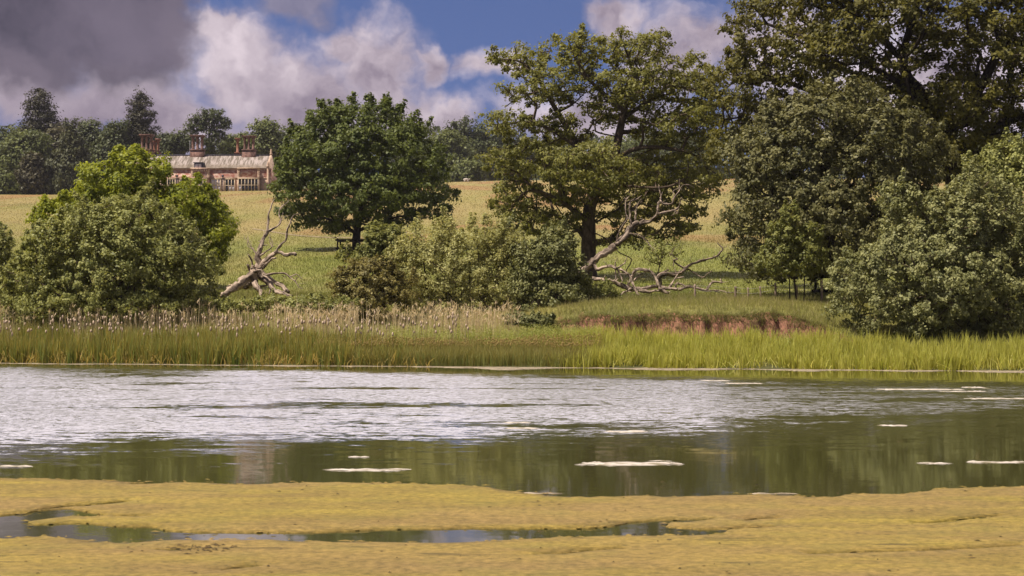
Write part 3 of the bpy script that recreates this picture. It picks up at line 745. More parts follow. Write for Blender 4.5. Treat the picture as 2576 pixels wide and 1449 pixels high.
wood('beech_tree', 'light green rounded tree below the leftmost conifer', 450, 62,
     [(62, 390, 58, 52), (40, 420, 50, 50), (90, 370, 40, 34), (70, 345, 40, 16)], 190, M['wood_a'], 44, flat=.5)
wood('beech_tree', 'dark tree at the far left end of the skyline', 465, 0, [(0, 370, 46, 46), (20, 345, 30, 22), (-30, 400, 50, 60)], 120, M['wood_b'], 45)
wood('yew_tree', 'small brownish conifer in front of the light green tree', 437, 84, [(84, 410, 20, 24), (84, 445, 32, 30), (84, 475, 38, 16)], 90, M['wood_c'], 46, crad=1.3)
wood('laurel_bush', 'low round bush at the left end of the field edge', 430, 8, [(2, 460, 26, 26), (20, 478, 24, 12), (-20, 470, 30, 24)], 60, M['wood_a'], 47, crad=1.3, rb=.2)
wood('oak_tree', 'olive tree between the leftmost conifer and the drooping conifer', 462, 150, [(150, 360, 36, 40), (130, 420, 40, 60), (165, 335, 24, 14)], 130, M['wood_c'], 48)
wood('oak_tree', 'dark round tree just right of the drooping conifer', 460, 236, [(232, 345, 34, 36), (240, 400, 40, 60), (226, 318, 26, 10), (215, 370, 30, 40)], 150, M['wood_b'], 49)
wood('oak_tree', 'dark green tree on the left of the narrow conifer', 452, 292, [(290, 350, 36, 36), (280, 400, 44, 60), (300, 325, 22, 20), (270, 450, 40, 40), (318, 420, 36, 50)], 190, M['wood_b'], 50)
wood('oak_tree', 'low dark tree right of the left chimneys', 480, 440, [(430, 365, 44, 26), (455, 355, 30, 18), (410, 385, 40, 30)], 110, M['wood_b'], 51)
wood('pine_tree', 'open airy tree rising behind the central chimneys', 470, 525,
     [(500, 310, 28, 22), (530, 300, 34, 24), (558, 312, 22, 20), (480, 325, 16, 14), (545, 340, 24, 22), (525, 370, 22, 24)], 110, M['wood_b'], 52, crad=1.4, shell=.4, nleaf=70, leaf=(.6, .38), trunk_top=[(525, 380, 0), (527, 330, 0), (525, 300, 0)], rb=.45)
wood('oak_tree', 'low green tree between the central and right chimneys', 480, 592, [(585, 370, 36, 26), (610, 362, 26, 22), (570, 390, 30, 20)], 90, M['wood_a'], 53)
wood('ash_tree', 'pale green rounded tree behind the right chimneys', 475, 668, [(668, 335, 32, 28), (660, 365, 40, 34), (690, 370, 26, 30), (650, 320, 16, 12)], 110, M['wood_a'], 54, shell=.55)
wood('ash_tree', 'tree behind the right gable, next to the round-headed tree', 485, 725, [(720, 365, 34, 34), (740, 345, 30, 24), (705, 400, 30, 40), (760, 380, 40, 50)], 100, M['wood_b'], 55)
for i, (lab, D, px, L, n, mt) in enumerate([
    ('hazy tree right of the round-headed tree, tallest on that skyline', 560, 1170, [(1170, 330, 44, 26), (1200, 340, 36, 26), (1140, 345, 36, 22), (1190, 400, 60, 60)], 170, 'wood_b'),
    ('hazy broad tree facing the gap right of the round-headed tree', 520, 1130, [(1130, 370, 50, 36), (1110, 410, 50, 44), (1150, 420, 56, 40)], 150, 'wood_a'),
    ('low hazy bush at the brow of the field, right of the round-headed tree', 490, 1180, [(1180, 436, 36, 26), (1150, 448, 30, 14)], 60, 'wood_a'),
    ('faint distant tree just past the right flank of the round-headed tree', 620, 1075, [(1070, 345, 50, 32), (1040, 370, 60, 40), (1090, 400, 50, 50)], 110, 'wood_b'),
    ('hazy tree behind the left limbs of the tall open-crowned oak', 560, 1270, [(1270, 360, 56, 34), (1280, 420, 60, 50), (1320, 380, 50, 40)], 120, 'wood_b'),
    ('hazy tree behind the trunk of the tall open-crowned oak', 570, 1420, [(1410, 385, 66, 40), (1450, 420, 60, 50)], 110, 'wood_b'),
    ('hazy tree behind the heart of the tall open-crowned oak', 565, 1560, [(1560, 385, 66, 36), (1540, 420, 70, 46)], 110, 'wood_a'),
    ('hazy tree behind the right limbs of the tall open-crowned oak', 570, 1710, [(1700, 370, 66, 40), (1740, 420, 80, 50)], 120, 'wood_b')]):
    wood('beech_tree', lab, D, px, L, n, M[mt], 60 + i, crad=2.2, leaf=(.85, .55))

def far_wood():
    rng = np.random.default_rng(300); n = 1500
    px = rng.uniform(-350, 2950, n); D = rng.uniform(600, 700, n)
    x = (px - CX) / F * D
    top = np.where(px > 780, 356, 392) + (fbm(px * .008, px * 0, 77, 3) - .5) * 46
    g = terr(x, D) - 1; zt = H + (HY - top) / F * D
    z = g + (zt - g) * rng.uniform(-.08, 1, n) ** 1.
    Cc = np.stack([x, D, z], 1)
    V, Q, T = foliage(Cc, rng.uniform(3.2, 5.5, n), 110, 1.7, 1.1, rng, Cc.mean(0) + np.array([0, 60, -20.]), 7, .7, .34)
    tag(mk('far_wood', V, Q, M['wood_b'], tint=T), kind='stuff')
far_wood()

# ------------------------------------------------------------------ dead wood
def streakmat(name, c1, c2, c3):
    m, nt = newmat(name); N = NT(nt); p = N.pos(); t = N.attr('tint')
    n1 = N.noise(p, 7, 6, .68); n2 = N.noise(p, 1.7, 4, .6)
    f = N.ss(N.m('ADD', N.m('MULTIPLY', t, .62), N.m('MULTIPLY', n1, .38)), .26, .56)
    c = N.mix(f, c1, c2); c = N.mix(N.m('MULTIPLY', N.ss(n2, .54, .66), .6), c, c3)
    N.out(N.bsdf(c, .9, .15, N.bump(N.m('ADD', t, n1), 1., .05))); return m
M['deadwood'] = streakmat('weathered_wood', (.06, .044, .033), (.43, .335, .26), (.20, .155, .12))
M['deadwood_dark'] = streakmat('dark_dead_wood', (.045, .034, .026), (.30, .225, .17), (.10, .085, .05))
def dead_limbs(name, label, cat, paths, mapf, D, mat, seed, loc_px, tip=.35):
    """paths: (depth at root, depth at tip, radius at root, radius at tip, [points])"""
    rng = np.random.default_rng(seed)
    bx, by = mapf(*loc_px); b = at(bx, by, D)
    bag = Bag()
    for k, (d0, d1, r0, r1, pts) in enumerate(paths):
        n = len(pts); u = np.linspace(0, 1, n)
        P = np.array([at(*mapf(*p), D + d0 + (d1 - d0) * t) for p, t in zip(pts, u)])
        P[1:-1, 1] += rng.normal(size=max(0, n - 2)) * .06
        rr = r0 + (r1 - r0) * u ** .8
        P2, R2 = spline(P, rr, max(.06, min(.22, r0 * 1.2)))
        P2 = P2 + (rng.normal(size=P2.shape) * (R2 * .16)[:, None])
        ns = 12 if r0 > .08 else 8; m_ = len(P2)
        jj, kk = np.meshgrid(np.arange(ns), np.arange(m_)); tt = np.abs(2 * vnoise(jj * 1.0 + seed * 3.1 + k, kk * .22, seed + k) - 1) * .75 + .25 * vnoise(jj * 1.7, kk * .5, k)
        bag.tube(P2, R2, ns, .30, None, seed=seed + k, tint=np.append(tt.ravel(), [.2, .15]))
        for q in range(int(min(4, .5 + m_ / 7)) if r0 < .17 and m_ > 5 else 0):      # broken spurs
            i = rng.integers(2, m_ - 1); d = unit(rng.normal(size=3) + np.array([0, 0, .5])); L = rng.uniform(.15, .55); r_ = max(.010, R2[i] * .32)
            S = np.array([P2[i], P2[i] + d * L * .5 + rng.normal(size=3) * .03, P2[i] + d * L + rng.normal(size=3) * .07])
            bag.tube(S, [r_, r_ * .8, r_ * .45], 5, .2, .12, seed=q, tint=.6)
    o = bag.build(name, mat, None, smooth=True, loc=b, tinted=True)
    return tag(o, label, cat)

zl = lambda x, y: ((620 + x * .2208) / 1.118, (540 + y * .2208) / 1.118)
zr = lambda x, y: ((1560 + x * .3106) / 1.118, (500 + y * .3106) / 1.118)
dead_limbs('dead_tree', 'bare fallen dead tree propped on its thick limbs, standing in the grass on the left', 'dead tree', [
    (-1.6, 0, .15, .28, [(20, 1335), (90, 1285), (150, 1245), (260, 1150), (380, 1060), (470, 1005)]),
    (0, .2, .26, .16, [(440, 1030), (500, 930), (480, 850), (488, 780)]),
    (.2, 1.2, .15, .022, [(488, 790), (515, 710), (530, 640), (545, 595), (590, 520), (602, 430), (608, 350), (612, 290), (640, 210), (668, 130), (692, 88)]),
    (.5, 1.4, .075, .02, [(600, 500), (680, 462), (750, 412), (770, 350), (745, 290), (757, 215), (800, 168), (862, 118), (848, 66)]),
    (1., 1.1, .03, .015, [(768, 352), (792, 310), (798, 262)]),
    (0, .3, .03, .015, [(608, 410), (585, 398), (570, 392)]),
    (0, -1.2, .17, .10, [(460, 1020), (540, 915), (600, 850), (690, 785), (740, 770), (850, 798), (915, 790), (962, 802)]),
    (-.7, -1.4, .09, .02, [(695, 775), (760, 682), (832, 610), (848, 490), (890, 392), (922, 312), (960, 282), (1008, 280)]),
    (-.2, -.8, .11, .05, [(530, 975), (612, 888), (660, 852), (708, 842)]),
    (.1, .4, .06, .018, [(478, 825), (555, 778), (608, 742), (662, 700), (634, 645), (628, 572)]),
    (.3, .4, .03, .012, [(655, 700), (668, 650), (640, 590), (612, 562)]), (.3, .4, .025, .012, [(660, 700), (690, 690)]),
    (.1, .6, .055, .016, [(470, 815), (412, 722), (362, 642), (350, 568)]), (.3, .6, .035, .012, [(420, 735), (352, 690), (340, 625), (298, 575)]),
    (.2, .3, .045, .016, [(530, 672), (570, 680), (608, 672)]), (.2, .3, .03, .012, [(470, 815), (430, 850), (400, 855)]),
    (0, -.2, .10, .03, [(400, 1000), (404, 920), (388, 850), (352, 795)]), (0, -.2, .11, .07, [(400, 1030), (370, 985), (345, 922)]),
    (-.3, -.3, .07, .04, [(385, 970), (440, 955), (500, 965), (520, 940)]),
    (-.5, -1.8, .10, .02, [(425, 1010), (520, 1002), (590, 1052), (700, 1036), (820, 1040), (900, 1100), (958, 1145), (1000, 1212), (1052, 1232)]),
    (-1.2, -1.4, .045, .015, [(880, 1085), (970, 1052), (1045, 1115)]), (-1.3, -1.4, .035, .015, [(945, 1140), (982, 1085)]), (-1, -1.1, .03, .015, [(790, 1060), (842, 1102)]),
    (0, -1.8, .24, .12, [(450, 1020), (560, 1100), (636, 1170), (690, 1265), (800, 1292), (910, 1335)]),
    (.2, -.8, .17, .10, [(590, 1085), (700, 1152), (800, 1212), (865, 1275)]),
    (0, -1.3, .20, .11, [(410, 1090), (450, 1180), (505, 1265), (530, 1318)]), (-.7, -1., .06, .04, [(520, 1285), (570, 1300)]),
    (.6, .9, .22, .07, [(400, 1150), (330, 1205), (220, 1190), (80, 1222)]), (.7, .9, .05, .02, [(160, 1180), (100, 1186)]),
    (.4, 0, .09, .05, [(480, 1090), (590, 1165), (570, 1195), (505, 1200)]), (.4, .6, .2, .12, [(400, 1060), (330, 1090), (230, 1120)]), (-.8, -1., .06, .03, [(650, 1215), (630, 1270), (620, 1310)])],
    zl, 99, M['deadwood'], 3, (380, 1300))

dead_limbs('fallen_bough', 'long pale bare bough sprawled in front of the oak trunk, rising to forked tips', 'fallen branch', [
    (0, .5, .24, .19, [(225, 870), (330, 768), (430, 700), (555, 612)]), (.5, .8, .19, .15, [(555, 612), (640, 520), (695, 440), (760, 410)]),
    (.8, .3, .14, .085, [(745, 415), (860, 395), (928, 330), (945, 325)]), (.3, .6, .08, .015, [(930, 330), (938, 235), (962, 185), (945, 90), (940, 60)]),
    (.3, -.4, .085, .025, [(930, 330), (1000, 312), (1090, 290), (1130, 255), (1142, 190), (1155, 178)]), (-.1, -.3, .06, .03, [(1090, 285), (1105, 325), (1125, 285)]),
    (.4, .6, .08, .02, [(952, 208), (990, 238), (1060, 234), (1082, 180), (1122, 130), (1160, 70), (1215, 65), (1270, 95)]), (.5, .5, .03, .012, [(1120, 135), (1128, 70), (1130, 8)]), (.5, .6, .03, .012, [(1085, 178), (1075, 120), (1112, 100)]),
    (.7, 1.0, .09, .022, [(700, 445), (684, 365), (678, 275), (690, 212), (742, 195), (788, 160)]), (.8, 1.0, .07, .03, [(732, 415), (735, 330), (728, 302), (690, 300)]), (.9, 1., .035, .014, [(735, 310), (752, 240), (782, 190)]),
    (.7, .9, .055, .016, [(668, 375), (650, 335), (640, 260), (650, 200), (682, 163), (722, 172)]), (.8, .9, .025, .012, [(650, 205), (630, 178)]),
    (.4, .6, .05, .03, [(555, 605), (570, 520), (610, 440), (648, 385), (660, 340)]), (.5, -.6, .055, .012, [(660, 500), (760, 520), (832, 572), (862, 612), (925, 668)]), (-.1, -.3, .02, .01, [(830, 570), (800, 530), (780, 505)]),
    (.1, -1., .13, .09, [(335, 765), (390, 830), (440, 808), (515, 806), (562, 822)]), (-.9, -1.3, .07, .03, [(572, 825), (602, 895), (618, 945)]), (-.9, -.8, .06, .02, [(555, 822), (630, 775), (655, 715)]), (-.9, -.9, .05, .015, [(552, 822), (548, 770), (572, 722)]),
    (-.9, -1.8, .09, .05, [(590, 825), (680, 888), (712, 972), (742, 1040), (775, 1085)]), (-.9, -1.2, .05, .025, [(552, 830), (552, 900), (540, 935)]),
    (-.6, -1.4, .085, .11, [(662, 985), (708, 885), (738, 832), (800, 836), (880, 856), (930, 940), (952, 1000), (1030, 1048)]), (-.8, -.9, .05, .03, [(718, 930), (760, 886), (818, 860)]),
    (-.5, -.7, .13, .15, [(240, 945), (330, 920), (470, 930), (560, 960), (650, 990), (720, 1012)]), (-.7, -1., .14, .08, [(700, 1010), (800, 1002), (900, 985), (1010, 1000), (1110, 1012)]), (-.8, -1.2, .10, .06, [(760, 1020), (860, 1032), (930, 1020), (1010, 1045)]),
    (-.8, -1., .10, .06, [(700, 1005), (640, 1032), (598, 1062)]), (-.8, -.6, .08, .02, [(1035, 1000), (1090, 912), (1145, 825)]), (-.7, -.9, .045, .02, [(1090, 912), (1172, 895)]), (-.8, -1., .06, .04, [(1098, 1012), (1102, 960), (1155, 965), (1205, 1002)]),
    (-1, -1.2, .11, .03, [(1120, 1015), (1210, 986), (1300, 1000), (1380, 1022), (1440, 1018), (1495, 1042)]), (-1, -.9, .08, .06, [(1375, 1015), (1430, 948), (1512, 948)]), (-.9, -.9, .07, .05, [(1512, 955), (1506, 912)]), (-1.1, -1.2, .04, .02, [(1440, 1018), (1520, 1025), (1585, 1042), (1680, 1020)]),
    (-.3, -.9, .03, .012, [(330, 925), (230, 940), (150, 1000)]), (-.3, -.8, .03, .012, [(300, 930), (180, 965), (110, 1005)]), (-.4, -.9, .04, .012, [(470, 925), (490, 985), (520, 1020)]), (-.3, -.7, .03, .012, [(380, 925), (280, 930), (200, 905)]), (-.6, -1, .035, .02, [(640, 1030), (640, 1090), (600, 1100)])],
    zr, 100, M['deadwood'], 4, (700, 1010))
tag(dead_limbs('broken_branch', 'dark crooked dead branch reaching up to the right behind the pale bough', 'fallen branch', [
    (0, 0, .16, .13, [(958, 1000), (948, 890), (1020, 868), (1090, 880), (1160, 850)]), (0, .8, .11, .035, [(1160, 850), (1222, 790), (1300, 760), (1380, 738), (1462, 715), (1500, 672), (1520, 640), (1470, 590)]),
    (0, .2, .07, .04, [(955, 872), (990, 850), (1036, 832)]), (.2, .2, .085, .02, [(1210, 832), (1140, 800), (1098, 772), (1075, 745), (1115, 735), (1060, 692), (1090, 622)]), (.2, .1, .05, .02, [(1080, 745), (1074, 805)]),
    (.2, -.5, .06, .02, [(1212, 828), (1270, 862), (1340, 902), (1380, 870), (1428, 842)]), (.1, .1, .03, .02, [(1060, 692), (1035, 690)]), (.5, .5, .02, .01, [(1515, 640), (1560, 620)])],
    zr, 108, M['deadwood_dark'], 5, (955, 990)))

# ------------------------------------------------------------------ fences and guards
def z_at(x, y): return float(terr(x, y))

fence = empty('post_fence', (13.9, 97, z_at(13.9, 97)), 'row of short weathered posts strung with thin wire on top of the grassy bank', 'fence')
tops = []
for k, (px, pt, w, D) in enumerate([(1748, 715, .13, 95), (1850, 720, .14, 97), (1882, 723, .11, 97.3), (1913, 720, .11, 97.6), (1951, 712, .15, 98), (2005, 717, .12, 97.5), (2067, 702, .15, 94.5), (2107, 705, .13, 94)]):
    p = at(px, pt, D); zb = z_at(p[0], D) - .2
    b = Bag(); h = p[2] - zb
    b.tube([(0, 0, -.1), (0.01, 0, h * .5), (R.normal() * .03, 0, h)], [w * .5, w * .5, w * .46], 8, .10, .12, seed=k)
    o = b.build('post', M['post'], fence, smooth=False); o.location = Vector((p[0], D, zb)) - fence.location
    tops.append((p[0], D - .08, p[2] - .08))
b = Bag()
for i in range(len(tops) - 1):
    A, B = np.array(tops[i]), np.array(tops[i + 1]); Cc = (A + B) / 2 - np.array([0, 0, .03])
    for dz in (0, -.3):
        b.tube([A + (0, 0, dz), Cc + (0, 0, dz), B + (0, 0, dz)], .008, 5)
mw, nt = newmat('fence_wire'); N = NT(nt); N.out(N.bsdf((.35, .32, .30), .5, .5))
o = b.build('wire', mw, fence); o.location = -fence.location

def guard(label, D, cxp, half, top_px, zoff, depth):
    cx = (cxp - CX) / F * D; root = empty('tree_guard', (cx, D, z_at(cx, D)), label, 'tree guard')
    ztop = at(cxp, top_px, D)[2]
    hw = half / F * D
    L0 = np.array(root.location)
    for sx in (-1, 1):
        for sy in (-1, 1):
            x, y = cx + sx * hw, D + sy * depth
            zb = z_at(x, y) - .2; b = Bag()
            b.box(-.075, .075, -.075, .075, 0, ztop + .12 - zb)
            o = b.build('post', M['black_wood'], root); o.location = Vector((x, y, zb)) - root.location
    for lev in (0, 1):
        zz = ztop - lev * .95 - .05
        for sy in (-1, 1):
            b = Bag(); b.box(-hw - .25, hw + .25, -.03, .03, -.11, .11); o = b.build('rail', M['black_wood'], root); o.location = Vector((cx, D + sy * (depth + .11), zz)) - root.location
        for sx in (-1, 1):
            b = Bag(); b.box(-.03, .03, -depth, depth, -.11, .11); o = b.build('rail', M['black_wood'], root); o.location = Vector((cx + sx * (hw + .11), D, zz - .01)) - root.location
guard('black post-and-rail square around the trunk of the round-headed tree', 179.5, 892, 39, 604, 0, 1.5)
guard('black post-and-rail frame partly hidden by the waterside bush on the right', 102, 2098, 39, 693, 0, 1.0)

# a pale sheep lying at the brow
def sheep():
    p = at(1172, 464, 414); x = p[0]; z = z_at(x, 414)
    root = empty('sheep', (x, 414, z), 'pale sheep lying in long grass at the brow, between the round-headed tree and the oak', 'sheep')
    b = Bag(); b.tube([(-.62, 0, .42), (-.45, 0, .52), (0, 0, .56), (.45, 0, .50), (.66, 0, .40), (.80, -.02, .52), (.92, -.04, .72), (1.06, -.08, .74), (1.2, -.12, .66)], [.14, .34, .42, .38, .24, .17, .15, .13, .07], 12, .08, .08, seed=3)
    for y0 in (-.24, .24):
        b.tube([(.42, y0, .35), (.62, y0 * 1.4, .10), (.30, y0 * 1.5, .05)], [.11, .07, .05], 8)
        b.tube([(-.40, y0, .35), (-.20, y0 * 1.5, .12), (-.55, y0 * 1.5, .05)], [.14, .08, .05], 8)
    for y0 in (-1, 1):
        b.tube([(1.0, -.06 + y0 * .09, .80), (.97, -.06 + y0 * .22, .80)], [.04, .015], 6)
    b.build('body', blotchmat('sheep_fleece', (.34, .29, .25), (.48, .42, .37), 8), root, smooth=True)
sheep()

# ------------------------------------------------------------------ the house
def house():
    K = 420 / F; Y0 = 420.
    zx = lambda x: ((340 + x * .207) / 1.118 - CX) * K
    zz = lambda y: H + (HY - (340 + y * .207) / 1.118) * K
    x0, x1 = zx(120), zx(2040); zg = z_at((x0 + x1) / 2, Y0) - .8
    ze, zr_, zc = zz(648), zz(470), zz(775)
    base = np.array([(x0 + x1) / 2, Y0, zg])
    root = empty('country_house', base, 'long red brick country house with tall chimney stacks and mullioned windows on the brow', 'house')
    brick = blotchmat('old_brick', (.29, .125, .095), (.46, .33, .265), .9, stretch=(1, 1, 1.6), lo=.44, hi=.58)
    stone = blotchmat('pale_stone', (.36, .25, .18), (.50, .37, .28), 1.6)
    rtile, nt = newmat('lichened_roof_tile'); N = NT(nt)
    p = N.pos(); sp = N.n('ShaderNodeSeparateXYZ'); nt.links.new(p, sp.inputs[0])
    n1 = N.noise(N.vm('MULTIPLY', p, (1.5, .2, .16)), 1.4, 6, .7); n2 = N.noise(p, .8, 4)
    cc = N.mix(N.ss(n1, .42, .60), (.13, .108, .085), (.37, .315, .295))
    cc = N.mix(N.m('MULTIPLY', N.ss(sp.outputs[2], zz(560), zz(620)), .8), cc, N.mix(N.ss(n2, .4, .6), (.135, .108, .08), (.225, .182, .145)))
    wv = N.n('ShaderNodeTexWave', wave_type='BANDS', bands_direction='Z'); nt.links.new(p, wv.inputs[0]); wv.inputs['Scale'].default_value = 1.15
    cc = N.mix(N.m('MULTIPLY', N.ss(wv.outputs[1], .78, .95), .35), cc, (.13, .105, .08))
    N.out(N.bsdf(cc, .9, .15, N.bump(wv.outputs[1], .4, .05)))
    chim = blotchmat('chimney_brick', (.10, .055, .044), (.21, .122, .10), 1.4)
    chimo = blotchmat('chimney_brick_orange', (.19, .085, .055), (.31, .15, .105), 1.4)
    glass, nt = newmat('window_glass'); N = NT(nt); N.out(N.bsdf((.018, .02, .03), .06, .6))
    blind = blotchmat('white_blind', (.50, .47, .49), (.62, .58, .60), 3)
    frame_m = blotchmat('cream_stone_frame', (.50, .39, .27), (.66, .54, .40), 2.)
    lead = blotchmat('dark_lead', (.03, .03, .045), (.07, .065, .09), 3)
    def part(name, bag, mat, parent=root, label=None):
        o = bag.build(name, mat, None); o.data.transform(__import__('mathutils').Matrix.Translation(-Vector(base)))
        o.parent = parent
        if parent is not root: pass
        if label: o['label'] = label
        return o
    dep = 11.
    b = Bag(); b.box(x0, x1, Y0, Y0 + dep, zg - 2, ze); part('wall', b, brick)
    # projecting bays
    cb0, cb1 = zx(965), zx(1208); rb0, rb1 = zx(1595), zx(1892)
    b = Bag(); b.box(cb0, cb1, Y0 - 1.0, Y0, zg - 2, ze + .05); part('porch_bay', b, brick)
    b = Bag(); b.box(rb0, rb1, Y0 - 1.3, Y0, zg - 2, zc); part('bay_window_base', b, stone)
    b = Bag(); b.box(rb0 + .25, rb1 - .25, Y0 - 1.15, Y0, zc, ze + .05); part('bay_parapet', b, brick)
    # dressed stone quoins
    for a in (cb0, cb1 - .5, rb0, rb1 - .5):
        b = Bag()
        for k in range(9):
            z = zc + (ze - zc) * k / 9; yy = 1.0 if a < rb0 - .1 else 1.3
            b.box(a - .03, a + .5 + (.14 if k % 2 else 0), Y0 - yy - .06, Y0 - yy + .3, z, z + (ze - zc) / 9)
        part('quoin', b, stone)
    b = Bag(); b.box(x0 - .2, x1 + .2, Y0 - .22, Y0 - .003, ze - .22, ze + .12); b.box(cb0 - .15, cb1 + .15, Y0 - 1.2, Y0 - 1.003, ze - .2, ze + .14); b.box(rb0 - .1, rb1 + .1, Y0 - 1.5, Y0 - 1.153, ze - .2, ze + .14); part('eaves_course', b, stone)
    b = Bag(); b.box(x0 - .1, cb0, Y0 - .16, Y0 - .003, zc - .16, zc + .1); b.box(cb0 - .1, cb1 + .1, Y0 - 1.16, Y0 - 1.003, zc - .17, zc + .11); b.box(cb1, rb0, Y0 - .16, Y0 - .003, zc - .16, zc + .1); b.box(rb0 - .15, rb1 + .15, Y0 - 1.48, Y0 - 1.0, zc - .18, zc + .12); b.box(rb1, x1 + .1, Y0 - .16, Y0 - .003, zc - .16, zc + .1); part('string_course', b, stone)
    # lower wall faced in pale stone
    for a, c in ((zx(1208), zx(1595)), (zx(1892), x1), (x0, cb0)):
        b = Bag(); b.box(a, c, Y0 - .06, Y0 - .002, zg - 1, zc - .165); part('stone_facing', b, stone)
    # roof
    yr = Y0 + dep / 2; rz = H + (HY - (340 + 468 * .207) / 1.118) * yr / F
    xa, xb = zx(200), zx(1985)
    V = [(xa, Y0 - .35, ze + .1), (xb, Y0 - .35, ze + .1), (xb, yr, rz), (xa, yr, rz), (xb, Y0 + dep + .35, ze + .1), (xa, Y0 + dep + .35, ze + .1)]
    b = Bag()
    nx_, nz_ = 60, 10
    for side in (0, 1):
        A = np.array(V[0] if side == 0 else V[5]); B = np.array(V[1] if side == 0 else V[4]); Ctop = np.array(V[3]); Dd = np.array(V[2])
        g = []
        for j in range(nz_ + 1):
            for i in range(nx_ + 1):
                u, v = i / nx_, j / nz_; p = (A * (1 - u) + B * u) * (1 - v) + (Ctop * (1 - u) + Dd * u) * v
                p[2] += (vnoise(u * 9, v * 2, 5) - .5) * .14; g.append(p)
        q = [(j * (nx_ + 1) + i, j * (nx_ + 1) + i + 1, (j + 1) * (nx_ + 1) + i + 1, (j + 1) * (nx_ + 1) + i) for j in range(nz_) for i in range(nx_)]
        b.add(g, q)
    part('roof', b, rtile)
    b = Bag(); b.box(xa, xb, yr - .22, yr + .22, rz - .1, rz + .2); part('ridge', b, lead)
    for gx0, gx1 in ((xb, xb + .5), (xa - .5, xa)):      # gable walls with coping
        b = Bag()
        v = []
        for gx in (gx0, gx1): v += [(gx, Y0 - .3, zg - 2), (gx, Y0 + dep + .3, zg - 2), (gx, Y0 + dep + .3, ze + .5), (gx, yr, rz + .25), (gx, Y0 - .3, ze + .5)]
        b.add(v, [(0, 5, 9, 4), (4, 9, 8, 3), (3, 8, 7, 2), (2, 7, 6, 1)], [(0, 4, 3), (0, 3, 2), (0, 2, 1), (5, 8, 9), (5, 7, 8), (5, 6, 7)])
        gw = part('gable', b, stone)
        gm = (gx0 + gx1) / 2
        for yy, zt in ((yr, rz + .25), (Y0 - .1, ze + .5)):
            b = Bag(); b.tube([(gm, yy, zt - .1), (gm, yy, zt + .25), (gm, yy, zt + .4), (gm, yy, zt + .75), (gm, yy, zt + .95), (gm, yy, zt + 1.2), (gm, yy, zt + 1.45)], [.40, .38, .2, .34, .18, .24, .04], 10)
            part('finial', b, stone, gw)
    # chimneys
    def stack(a, c, yb, shafts, yt0, yt1, m, ybase=455, Yc=yr):
        s = Yc / Y0
        f = lambda q: (zx(q)) * s
        g = lambda q: H + (zz(q) - H) * s
        b = Bag(); b.box(f(a), f(c), Yc - .9, Yc + .9, g(ybase) - 3., g(yb) - .25); b.box(f(a) - .12, f(c) + .12, Yc - 1.02, Yc + 1.02, g(yb) - .247, g(yb)); ch = part('chimney', b, m)
        for s0, s1 in shafts:
            b = Bag(); cx_ = (f(s0) + f(s1)) / 2; r = (f(s1) - f(s0)) / 2 * .78
            for yy in ((-.45, .45) if len(shafts) > 1 else (0,)):
                b.tube([(cx_, Yc + yy, g(yb) - .1), (cx_, Yc + yy, g(yb) + .25), (cx_, Yc + yy, g(yb) + .3), (cx_, Yc + yy, g(yt1) - .35), (cx_, Yc + yy, g(yt1) - .3), (cx_, Yc + yy, g(yt1))], [r * 1.25, r * 1.25, r, r, r * 1.2, r * 1.3], 8)
            part('shaft', b, m, ch)
        b = Bag(); e = .2 if len(shafts) > 1 else .12; yy = 1.05 if len(shafts) > 1 else .6
        b.box(f(shafts[0][0]) - e, f(shafts[-1][1]) + e, Yc - yy, Yc + yy, g(yt1), g((yt0 + yt1) / 2) - .01); b.box(f(shafts[0][0]) - e - .13, f(shafts[-1][1]) + e + .13, Yc - yy - .13, Yc + yy + .13, g((yt0 + yt1) / 2) - .007, g(yt0)); part('cap', b, m, ch)
    stack(265, 445, 392, [(274, 314), (334, 372), (392, 432)], 186, 214, chim)
    stack(430, 478, 430, [(436, 474)], 275, 292, chimo, 455, yr + 3.4); stack(478, 534, 430, [(484, 528)], 245, 270, chimo, 455, yr + 2.4)
    stack(950, 1136, 392, [(962, 1003), (1024, 1060), (1084, 1122)], 196, 220, chim)
    stack(1555, 1614, 430, [(1564, 1608)], 236, 258, chimo, 460, yr + 1)
    stack(1650, 1834, 392, [(1666, 1702), (1722, 1757), (1781, 1819)], 206, 230, chim)
    b = Bag(); s = yr / Y0; b.tube([(zx(938) * s, yr, rz - .4), (zx(938) * s, yr, H + (zz(265) - H) * s)], [.07, .05], 6); part('flagpole', b, blotchmat('grey_paint', (.3, .3, .32), (.4, .4, .42), 2))
    # windows
    def window(a, c, lights, yy, top=795, bot=962, blinds=(), widths=None):
        X0, X1 = zx(a), zx(c); zt, zb_ = zz(top), zz(bot)
        b = Bag(); t = .20
        xs = widths or [X0 + (X1 - X0) * i / lights for i in range(lights + 1)]
        b.box(X0 - t, X1 + t, yy - .2, yy + .05, zt + .003, zt + t); b.box(X0 - t, X1 + t, yy - .26, yy + .05, zb_ - t, zb_ - .003)
        for i, x in enumerate(xs):
            w = .13 if 0 < i < len(xs) - 1 else .15
            b.box(x - w / 2, x + w / 2, yy - .18, yy + .05, zb_, zt)
        zm = zz(878); b.box(X0, X1, yy - .165, yy + .05, zm - .055, zm + .055)
        w_ = part('window', b, frame_m)
        b = Bag()
        for i in range(len(xs) - 1):
            for r_, (z0, z1) in enumerate(((zb_, zm), (zm, zt))):
                if (i, r_) not in blinds: b.box(xs[i] + .06, xs[i + 1] - .06, yy - .06, yy - .03, z0, z1)
        if b.n: part('pane', b, glass, w_)
        b = Bag()
        for i, r_ in blinds:
            z0, z1 = ((zb_, zm), (zm, zt))[r_]; b.box(xs[i] + .07, xs[i + 1] - .07, yy - .062, yy - .032, z0, z1)
        if b.n: part('blind', b, blind, w_)
    window(1230, 1356, 3, Y0 - .06, blinds=[(i, j) for i in range(3) for j in range(2)])
